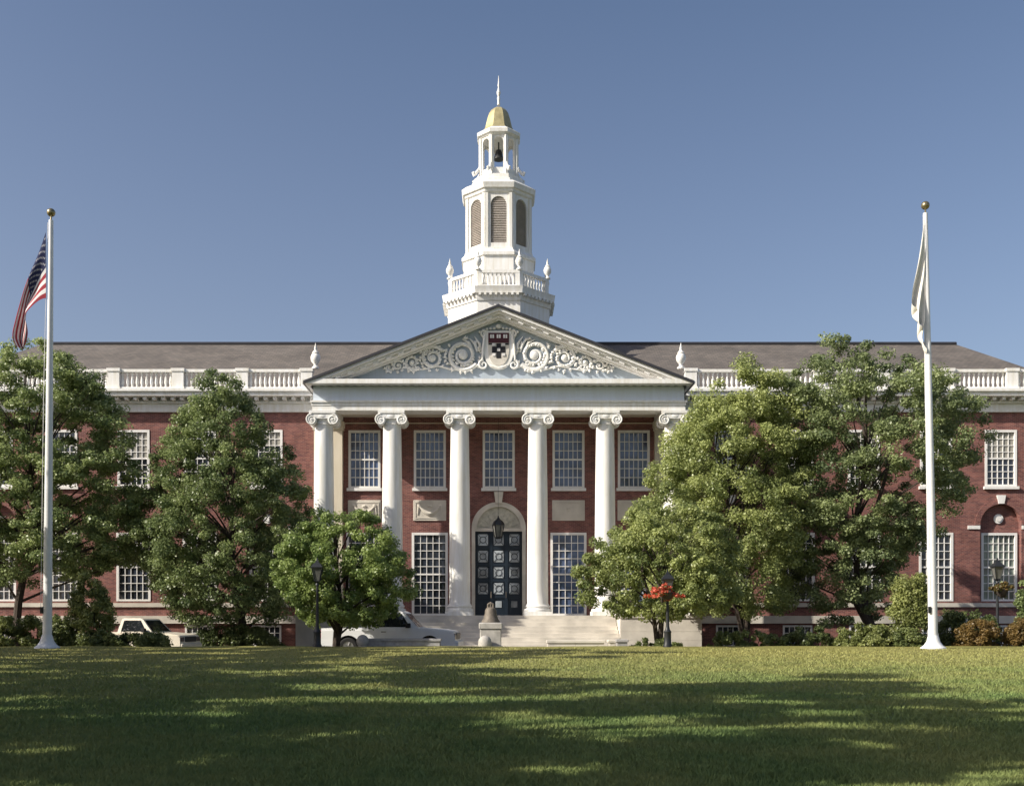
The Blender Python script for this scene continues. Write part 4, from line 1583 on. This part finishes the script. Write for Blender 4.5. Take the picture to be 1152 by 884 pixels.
tree('broadleaf_tree', 'yellow green multi-stemmed tree covering the right end of the portico', gbase(838, 50.0), [
    (402, 838, 856), (418, 815, 872), (440, 792, 890), (475, 765, 902), (510, 740, 910), (550, 722, 915), (590, 712, 915), (630, 712, 912), (665, 725, 900), (690, 770, 880)],
    50.0, M_LEAF_D, 57, n_cl=700, per=250, cl_r=0.50, size=0.108, flat=0.8, trunk_r=0.13, stems=[(-0.22, -0.05, 0.9), (0.0, 0.05, 1), (0.2, 0, 0.85), (0.34, 0.05, 0.75)], group=TG, gap=-0.28, tint0=0.52)
tree('broadleaf_tree', 'tall open grey green tree left of the white flag pole', gbase(985, 47.6 + 2.6), [
    (377, 934, 950), (388, 926, 964), (399, 905, 1005), (408, 890, 1050), (440, 880, 1085), (475, 872, 1102), (510, 872, 1108), (540, 868, 1098), (575, 870, 1070), (615, 872, 1040), (650, 880, 1015), (680, 895, 1000), (702, 915, 985)],
    50.2, M_LEAF_E, 61, n_cl=720, per=220, cl_r=0.48, size=0.112, flat=0.7, trunk_r=0.20, stems=[(-0.12, 0, 1), (0.14, 0.05, 0.85)], group=TG, gap=-0.26, tint0=0.45)


def shrub(name, label, cat, prof_px, Y, mat, seed, n_cl=60, per=160, cl_r=0.22, size=0.085, dr=0.8, group=None, zfix=True, tint0=0.45):
    r = np.random.default_rng(seed)
    rr = random.Random(seed)
    prof = [(AZ(py, Y), AX(a, Y), AX(b, Y)) for py, a, b in prof_px]
    xc = sum((a + b) / 2 for _, a, b in prof) / len(prof)
    zb = zt(xc, Y) - 0.04 if Y < 44 else LOW + 0.03
    zmin = min(p[0] for p in prof)
    prof = [(p[0] if p[0] > zmin + 1e-6 else min(p[0], zb), p[1], p[2]) for p in prof]
    root = thing(name, label, cat, (xc, Y, zb), group)
    wmax = max(b - a for _, a, b in prof) / 2
    drr = min(dr, 0.62 / wmax) if cat == 'hedge' else dr
    pts = crown_points(prof, Y, n_cl, r, drr, -0.6, seed, 0.55)
    cen = [tuple(p) for p, _, _ in pts]
    v, n, tn = leaves(cen, [cl_r * rr.uniform(0.7, 1.3) for _ in pts], per, size, r, [tint0 + 0.5 * nv + rr.uniform(-.18, .18) for _, nv, _ in pts], flat=0.85)
    np_mesh('foliage', v, n, 4, mat, tn, root)
    m = MB()
    ztop = max(p[0] for p in prof)
    for i in range(7):
        p = rr.choice(pts)[0]
        x0 = xc + (p.x - xc) * 0.75
        m.tube([(x0, Y, zb - 0.05), (x0 + (p.x - x0) * 0.5, Y + (p.y - Y) * 0.4, (zb + p.z) / 2 + 0.05), tuple(p)], [0.022, 0.015, 0.006], 5)
    m.build('stem', M_BARK, root)
    return root


shrub('shrub', 'upright pale green shrub between the left flagpole and the cream pickup', 'shrub', [(648, 92, 108), (662, 84, 118), (680, 79, 125), (700, 80, 126), (715, 84, 122)], 42.3, M_LEAF_S, 71, 110, 170, 0.24, 0.09, group='shrubs along the lawn edge')
shrub('hedge', 'low dark clipped hedge in front of the cream pickup', 'hedge', [(714, 90, 184), (718, 85, 190), (724, 84, 193), (730, 86, 192)], 41.9, M_LEAF_H, 72, 170, 150, 0.20, 0.08, group='low hedges')
shrub('hedge', 'low straggly hedge at the left edge behind the flagpole base', 'hedge', [(694, 5, 70), (704, -25, 84), (718, -30, 86), (730, -28, 84)], 42.0, M_LEAF_S, 73, 170, 150, 0.22, 0.085, group='low hedges', tint0=0.3)
shrub('shrub', 'tall round light green shrub touching the right flagpole', 'shrub', [(645, 1018, 1034), (658, 1008, 1042), (680, 1003, 1047), (702, 1004, 1048), (722, 1008, 1044)], 42.0, M_LEAF_S, 74, 120, 170, 0.26, 0.09, group='shrubs along the lawn edge')
shrub('shrub', 'low flat shrub under the yellow green tree, right of the stone steps', 'shrub', [(712, 812, 870), (718, 798, 883), (726, 796, 886)], 42.6, M_LEAF_H, 75, 90, 150, 0.16, 0.08, dr=0.4, group='shrubs along the lawn edge', tint0=0.6)
shrub('shrub', 'wide pale mounded shrub left of the tall round shrub', 'shrub', [(704, 950, 990), (711, 938, 1003), (720, 934, 1008), (727, 936, 1006)], 42.0, M_LEAF_S, 76, 110, 160, 0.19, 0.085, group='shrubs along the lawn edge')
shrub('shrub', 'small dark green shrub between the pale mound and the right flagpole', 'shrub', [(709, 1012, 1032), (716, 1004, 1040), (727, 1002, 1042)], 41.4, M_LEAF_H, 77, 60, 150, 0.17, 0.08, group='shrubs along the lawn edge')
shrub('hedge', 'long clipped green hedge behind the rusty shrubs on the right', 'hedge', [(690, 1062, 1105), (697, 1054, 1118), (712, 1052, 1122), (724, 1054, 1120)], 43.2, M_LEAF_H, 78, 150, 160, 0.22, 0.085, group='low hedges', tint0=0.55)
shrub('shrub', 'rusty orange mounded shrub just left of the right lamp post', 'shrub', [(697, 1088, 1110), (704, 1080, 1118), (716, 1076, 1122), (725, 1078, 1120)], 41.6, M_LEAF_O, 79, 80, 150, 0.18, 0.08, group='shrubs along the lawn edge')
shrub('shrub', 'rusty shrub at the right edge beyond the lamp post', 'shrub', [(698, 1140, 1165), (706, 1132, 1172), (718, 1129, 1175), (725, 1131, 1173)], 41.6, M_LEAF_O, 80, 80, 150, 0.18, 0.08, group='shrubs along the lawn edge')
shrub('shrub', 'leafy green shrub at the right edge above the rusty shrub', 'shrub', [(655, 1150, 1170), (670, 1143, 1180), (690, 1142, 1184), (712, 1145, 1182)], 43.4, M_LEAF_A, 81, 80, 150, 0.22, 0.09, group='shrubs along the lawn edge')
shrub('shrub', 'small green shrub at the foot of the red flower post', 'shrub', [(719, 716, 752), (723, 708, 764), (729, 708, 766)], 42.4, M_LEAF_H, 82, 50, 140, 0.13, 0.07, dr=0.45, group='shrubs along the lawn edge', tint0=0.6)

shrub('hedge', 'dark hedge in shade right of the cream pickup', 'hedge', [(703, 214, 262), (708, 206, 300), (720, 204, 318), (727, 206, 322)], 49.4, M_LEAF_H, 83, 150, 150, 0.24, 0.09, group='low hedges', tint0=0.2)  # low tint puts the shade on this hedge into its leaf colour
shrub('shrub', 'dark low shrub under the tall open tree, left of the pale mound', 'shrub', [(706, 893, 925), (713, 884, 936), (726, 882, 940)], 43.0, M_LEAF_H, 84, 70, 150, 0.18, 0.08, group='shrubs along the lawn edge', tint0=0.3)

# trees standing left of the picture; their shadows lie across the lawn
proto = tree('shade_tree', 'broad leafy shade tree on the lawn beyond the left edge, nearest the camera', (-9.3, 3.0, 0.3), None, 0, M_LEAF_A, 91,
             n_cl=100, per=300, cl_r=0.62, size=0.22, trunk_r=0.3, group='shade trees beyond the left edge', gap=0.0, limb_n=40,
             prof=[(3.0, -10.8, -7.8), (4.2, -13.3, -5.3), (6.5, -14.1, -4.5), (9.0, -13.3, -5.3), (11.5, -11.8, -6.8), (13.2, -10.1, -8.5)])
for (x, y, sc, rz, lab) in [
    (-10.6, 6.6, 1.12, 1.0, 'leafy shade tree beyond the left edge, second from the camera'),
    (-16.0, 1.0, 1.0, 2.2, 'leafy shade tree on the far left, behind the nearest shade tree'),
    (-15.8, 11.2, 1.34, 3.9, 'tallest leafy shade tree beyond the left edge, third from the camera'),
    (-17.5, 18.0, 1.0, 5.1, 'leafy shade tree beyond the left edge, fourth from the camera'),
    (-19.6, 24.6, 1.36, 0.4, 'leafy shade tree beyond the left edge, fifth from the camera'),
    (-22.4, 31.6, 1.2, 2.9, 'leafy shade tree beyond the left edge, sixth from the camera'),
    (-27.5, 36.0, 1.0, 1.7, 'leafy shade tree beyond the left edge, farthest along the lawn')]:
    c = proto.copy()
    COL.objects.link(c)
    c.location = (x, y, zt(x, y) - 0.03)
    c.rotation_euler = (0, 0, rz)
    c.scale = (sc, sc, sc)
    c['label'] = lab
    for ch in list(proto.children):
        d = ch.copy()
        COL.objects.link(d)
        d.parent = c
        d.matrix_parent_inverse = Matrix.Translation(proto.location).inverted()


# ------------------------------------------------------------------ lamp posts, flower basket
def lamp_post(label, px, top_py, Y, group='lamp posts'):
    x = AX(px, Y)
    z0 = zt(x, Y) - 0.03 if Y < 44 else LOW + 0.05
    z1 = AZ(top_py, Y)
    root = thing('lamp_post', label, 'lamp post', (x, Y, z0), group)
    H = z1 - z0
    hl = 0.95
    hp = H - hl
    m = MB()
    m.lathe([(0.17, 0), (0.17, 0.10), (0.14, 0.16), (0.13, 0.55), (0.15, 0.60), (0.09, 0.68), (0.065, 0.8), (0.055, hp * 0.6), (0.045, hp - 0.12), (0.075, hp - 0.10), (0.075, hp - 0.05), (0.04, hp)], (x, Y, z0), 14)
    m.tube([(x - 0.22, Y, z0 + hp - 0.3), (x + 0.22, Y, z0 + hp - 0.3)], 0.016, 6)
    m.build('post', M_DKMETAL, root)
    m = MB()
    zl = z0 + hp
    m.lathe([(0.06, 0), (0.13, 0.05), (0.13, 0.09)], (x, Y, zl), 4, math.pi / 4)
    m.lathe([(0.30, 0.55), (0.31, 0.59), (0.18, 0.72), (0.10, 0.76), (0.09, 0.80), (0.05, 0.84), (0.02, 0.95)], (x, Y, zl), 4, math.pi / 4)
    for i in range(4):
        a = math.pi / 4 + i * math.pi / 2
        m.tube([(x + 0.125 * math.cos(a), Y + 0.125 * math.sin(a), zl + 0.07), (x + 0.265 * math.cos(a), Y + 0.265 * math.sin(a), zl + 0.57)], 0.018, 5)
    m.build('lantern_frame', M_DKMETAL, root, 20)
    MB().lathe([(0.11, 0.09), (0.235, 0.55)], (x, Y, zl), 4, math.pi / 4).build('lantern_glass', M_LAMPG, root, 0)
    return root


lamp_post('dark iron lamp post in front of the small rounded tree', 357, 627, 40.2)
lamp_post('iron lamp post at the right edge before the arched window', 1122, 627, 44.0 - 0.3)
lamp_post('dark lamp post with red flowers, its lantern up among leaves', 751, 640, 39.75)


def basket(label, px, py, Y, mat, seed, w=0.5, h=0.33):
    p = at(px, py, Y)
    r = np.random.default_rng(seed)
    root = thing('flower_basket', label, 'flower basket', p, 'flower baskets on lamp posts')
    MB().lathe([(0.05, -0.32), (0.16, -0.24), (0.23, -0.10), (0.25, 0.0)], p, 14).build('basket', M_BARK, root)
    cen = [(p.x + r.normal(0, w * 0.5), p.y + r.normal(0, w * 0.4), p.z + 0.04 + r.normal(0, h * 0.45)) for _ in range(30)]
    v, n, tn = leaves(cen, [0.12] * 30, 60, 0.085, r, [0.3 + 0.5 * r.random() for _ in range(30)])
    np_mesh('blooms', v, n, 4, mat, tn, root)
    v, n, tn = leaves(cen, [0.14] * 30, 12, 0.08, r, [0.4] * 30)
    np_mesh('foliage', v, n, 4, M_LEAF_H, tn, root)


basket('bright red flowers bursting round the post before the low tree', 750, 666, 39.45, M_FLOWER, 5, 0.74, 0.34)
basket('dull orange flowers on the right edge lamp post', 1127, 663, 43.5, M_LEAF_O, 6, 0.42, 0.25)

# ------------------------------------------------------------------ stones before the steps, bell on pedestal
bx_, by_ = AX(552, 42.2), 42.2
zb_ = zt(bx_, by_)
ped = thing('stone_pedestal', 'pale stone pedestal carrying the old bell before the steps', 'pedestal', (bx_, by_, zb_))
m = MB()
m.cbox(bx_ - 0.50, bx_ + 0.50, by_ - 0.42, by_ + 0.42, zb_ - 0.1, zb_ + 0.16, 0.03)
m.cbox(bx_ - 0.42, bx_ + 0.42, by_ - 0.36, by_ + 0.36, zb_ + 0.16, zb_ + 0.86, 0.03)
m.cbox(bx_ - 0.46, bx_ + 0.46, by_ - 0.40, by_ + 0.40, zb_ + 0.86, AZ(700, by_), 0.03)
m.build('block', M_PED, ped)
m = MB()
m.lathe([(0.22, 0), (0.26, 0.08), (0.27, 0.26), (0.24, 0.42), (0.17, 0.52), (0.05, 0.57)], (bx_ - 0.22, by_ - 0.66, zb_ + 0.02), 18)
m.build('round_boss', M_PED, ped)
zb2 = AZ(700, by_)
bell = thing('bronze_bell', 'weathered bronze bell standing on the pale pedestal', 'bell', (bx_, by_, zb2))
m = MB()
m.lathe([(0.36, 0), (0.355, 0.06), (0.29, 0.16), (0.235, 0.34), (0.22, 0.48), (0.18, 0.56), (0.10, 0.60), (0.02, 0.61)], (bx_, by_, zb2 + 0.005), 26)
m.build('bell_body', M_BRONZE, bell)
m = MB()
m.tube([(bx_ - 0.10, by_, zb2 + 0.58), (bx_ - 0.10, by_, zb2 + 0.72), (bx_, by_, zb2 + 0.78), (bx_ + 0.10, by_, zb2 + 0.72), (bx_ + 0.10, by_, zb2 + 0.58)], 0.045, 8)
m.tube([(bx_, by_, zb2 + 0.58), (bx_, by_, zb2 + 0.76)], 0.04, 8)
m.build('crown_loop', M_BRONZE, bell)


def stone_wall(label, pxa, pxb, pyt, Y, mat, name='low_stone_wall', depth=0.55):
    xa, xb = AX(pxa, Y), AX(pxb, Y)
    z0 = zt((xa + xb) / 2, Y) - 0.25
    z1 = AZ(pyt, Y)
    root = thing(name, label, 'low wall', ((xa + xb) / 2, Y + depth / 2, z0 + 0.25), 'low stones before the steps')
    m = MB()
    n = max(1, int(round((xb - xa) / 1.15)))
    for i in range(n):
        a, b = xa + (xb - xa) * i / n, xa + (xb - xa) * (i + 1) / n
        m.cbox(a + 0.004, b - 0.004, Y, Y + depth, z0, z1 - 0.10, 0.012)
    m.build('wall_block', mat, root, 20)
    MB().cbox(xa - 0.04, xb + 0.04, Y - 0.04, Y + depth + 0.04, z1 - 0.10, z1, 0.02).build('coping', mat, root, 20)


stone_wall('long grey granite wall in front of the white pickup', 403, 495, 718, 41.7, M_GREYSTONE)
stone_wall('pale limestone wall on the right of the bell pedestal', 616, 680, 720, 42.4, M_STONE)
stone_wall('small square grey stone block beside the red flower post', 694, 706, 719, 41.9, M_GREYSTONE, 'stone_block', 0.5)
stone_wall('narrow pale stone block at the end of the limestone wall', 685, 692, 719.5, 42.2, M_STONE, 'stone_block', 0.4)
p = at(408, 724, 41.3)
m = MB()
m.ball((p.x, p.y, zt(p.x, p.y) + 0.20), (0.24, 0.22, 0.26), 18, 12)
m.lathe([(0.18, -0.1), (0.18, 0.03)], (p.x, p.y, zt(p.x, p.y)), 16)
tag(m.build('stone_ball', M_GREYSTONE), 'round pale stone ball at the left end of the granite wall', 'stone ball')


# ------------------------------------------------------------------ pickup trucks (front towards +X)
def pickup(label, paint, loc, rz, canopy, size=0.97):
    root = thing('pickup_truck', label, 'pickup truck', (0, 0, 0), 'pickup trucks on the road')
    W = 0.92
    wr, wx = 0.37, (-1.55, 1.62)

    def archpts(cx_):
        return [(cx_ - 0.47 * math.cos(math.pi * i / 12), 0.36 + 0.47 * math.sin(math.pi * i / 12)) for i in range(13)]

    prof = [(-2.62, 0.50), (-2.62, 0.42)]
    prof += [(-2.06, 0.40)] + archpts(wx[0]) + [(-1.04, 0.36), (1.12, 0.36)] + archpts(wx[1]) + [(2.12, 0.38), (2.58, 0.42), (2.62, 0.55), (2.60, 0.86), (2.52, 0.98), (2.1, 1.05), (1.15, 1.12), (-2.62, 1.10)]
    m = MB()
    m.prism(prof, -W + 0.05, W - 0.05)
    # tumblehome flanks: a second slimmer belt makes the shoulders round
    m.prism([(x * 0.998, z) for x, z in prof if z < 0.98] + [(2.48, 0.97), (1.1, 1.03), (-2.60, 1.02)], -W, W)
    body = m.build('body', paint, root, 30)
    m = MB()
    zr = 1.76
    cab = [(-0.62, 1.10), (1.18, 1.10), (0.62, zr - 0.06), (0.48, zr), (-0.36, zr), (-0.46, zr - 0.05)]
    n = len(cab)
    vs = []
    for sy in (-1, 1):
        for x, z in cab:
            k = (z - 1.10) / (zr - 1.10)
            vs.append((x, sy * (W - 0.06 - 0.16 * k), z))
    m.add(vs, [tuple(range(n)), tuple(range(2 * n - 1, n - 1, -1))] + [((i + 1) % n, i, n + i, n + (i + 1) % n) for i in range(n)])
    m.build('cab', paint, root, 30)
    yy = lambda z: W - 0.06 - 0.16 * (z - 1.10) / (zr - 1.10) + 0.006
    for sy in (-1, 1):
        m = MB()
        pts = [(-0.44, 1.15), (0.86, 1.15), (0.52, 1.66), (-0.34, 1.66)]
        m.add([(x, sy * yy(z), z) for x, z in pts], [(0, 1, 2, 3)])
        m.build('side_window', M_CARGLASS, root, 0)
        m = MB()
        m.cbox(0.72, 0.90, sy * (W + 0.06) - 0.09, sy * (W + 0.06) + 0.09, 1.12, 1.30, 0.02)
        m.build('wing_mirror', M_TYRE if not canopy else paint, root)
        m = MB()
        m.cbox(2.48, 2.625, sy * 0.72 - 0.17, sy * 0.72 + 0.17, 0.70, 0.90, 0.02)
        m.build('headlight', M_HEADL, root)
        m = MB().box(-2.640, -2.60, sy * 0.78 - 0.08, sy * 0.78 + 0.08, 0.72, 1.02)
        m.build('tail_light', M_RED, root)
    m = MB()
    xs = lambda z: 1.18 + (0.62 - 1.18) * (z - 1.10) / (zr - 0.06 - 1.10) + 0.012
    m.add([(xs(1.15), -yy(1.15) + 0.09, 1.15), (xs(1.15), yy(1.15) - 0.09, 1.15), (xs(1.66), yy(1.66) - 0.09, 1.66), (xs(1.66), -yy(1.66) + 0.09, 1.66)], [(0, 1, 2, 3)])
    m.build('windscreen', M_CARGLASS, root, 0)
    MB().cbox(2.60, 2.64, -0.50, 0.50, 0.68, 0.92, 0.015).build('grille', M_DKMETAL, root)
    MB().cbox(2.50, 2.74, -0.90, 0.90, 0.42, 0.62, 0.04).build('front_bumper', M_CHROME if canopy else paint, root)
    MB().cbox(-2.76, -2.60, -0.88, 0.88, 0.44, 0.60, 0.04).build('rear_bumper', M_CHROME, root)
    m = MB()
    m.prism([(-0.25, 0.95), (-0.06, 0.95), (-0.06, 0.98), (-0.25, 0.98)], -W - 0.025, -W + 0.01)
    m.build('door_handle', M_CHROME, root)
    if canopy:
        m = MB()
        cp = [(-2.60, 1.105), (-0.60, 1.105), (-0.60, 1.76), (-2.40, 1.74)]
        vs = []
        for sy in (-1, 1):
            for x, z in cp:
                vs.append((x, sy * (W - 0.06 - 0.14 * (z - 1.1) / 0.65), z))
        m.add(vs, [(0, 1, 2, 3), (7, 6, 5, 4), (1, 0, 4, 5), (2, 1, 5, 6), (3, 2, 6, 7), (0, 3, 7, 4)])
        cn = m.build('bed_cap', paint, root, 0)
        for sy in (-1, 1):
            f = lambda z: sy * (W - 0.06 - 0.14 * (z - 1.1) / 0.65 + 0.006)
            MB().add([(x, f(z), z) for x, z in [(-2.3, 1.22), (-0.8, 1.22), (-0.8, 1.62), (-2.25, 1.62)]], [(0, 1, 2, 3)]).build('cap_window', M_CARGLASS, cn, 0)
    for x in wx:
        for sy in (-1, 1):
            m = MB()
            m.M = Matrix.Translation((x, sy * (W - 0.12), wr))
            pr = [(wr, -0.09), (wr, 0.09)]
            n = 28
            pf = [(0.22, -0.11), (0.33, -0.115), (wr, -0.08), (wr, 0.08), (0.33, 0.115), (0.22, 0.11)]
            vs, fs = [], []
            for r_, y_ in pf:
                for i in range(n):
                    a = 2 * math.pi * i / n
                    vs.append((r_ * math.cos(a), y_, r_ * math.sin(a)))
            for j in range(len(pf) - 1):
                for i in range(n):
                    i2 = (i + 1) % n
                    fs.append((j * n + i, j * n + i2, (j + 1) * n + i2, (j + 1) * n + i))
            m.add(vs, fs)
            ty = m.build('tyre', M_TYRE, root)
            m = MB()
            m.disc_y(x, wr, 0.225, sy * (W - 0.12) - 0.09, sy * (W - 0.12) + 0.09, 24)
            m.disc_y(x, wr, 0.07, sy * (W - 0.12) - 0.105, sy * (W - 0.12) + 0.105, 12)
            for i in range(5):
                a = 2 * math.pi * i / 5
                m.tube([(x + 0.06 * math.cos(a), W * sy - sy * 0.02, wr + 0.06 * math.sin(a)), (x + 0.2 * math.cos(a), W * sy - sy * 0.02, wr + 0.2 * math.sin(a))], 0.028, 6)
            m.build('rim', M_RIM, ty)
    # dark inside of the wheel arches
    m = MB()
    for x in wx:
        m.box(x - 0.46, x + 0.46, -W + 0.24, W - 0.24, 0.32, 0.84)
    m.box(-2.5, 2.4, -0.6, 0.6, 0.28, 0.42)
    m.build('underbody', M_TYRE, root, 0)
    root.location = loc
    root.rotation_euler = (0, 0, R(rz))
    root.scale = (size, size, size)
    return root


pickup('cream pickup truck parked behind the low hedge at left', M_TAN, (AX(157, 46.4), 46.4, LOW - 0.036), -13, False, 0.93)
pickup('white pickup truck behind the granite wall and small rounded tree', M_WHITECAR, (AX(441, 46.2), 46.2, LOW - 0.036), -5, False, 1.10)
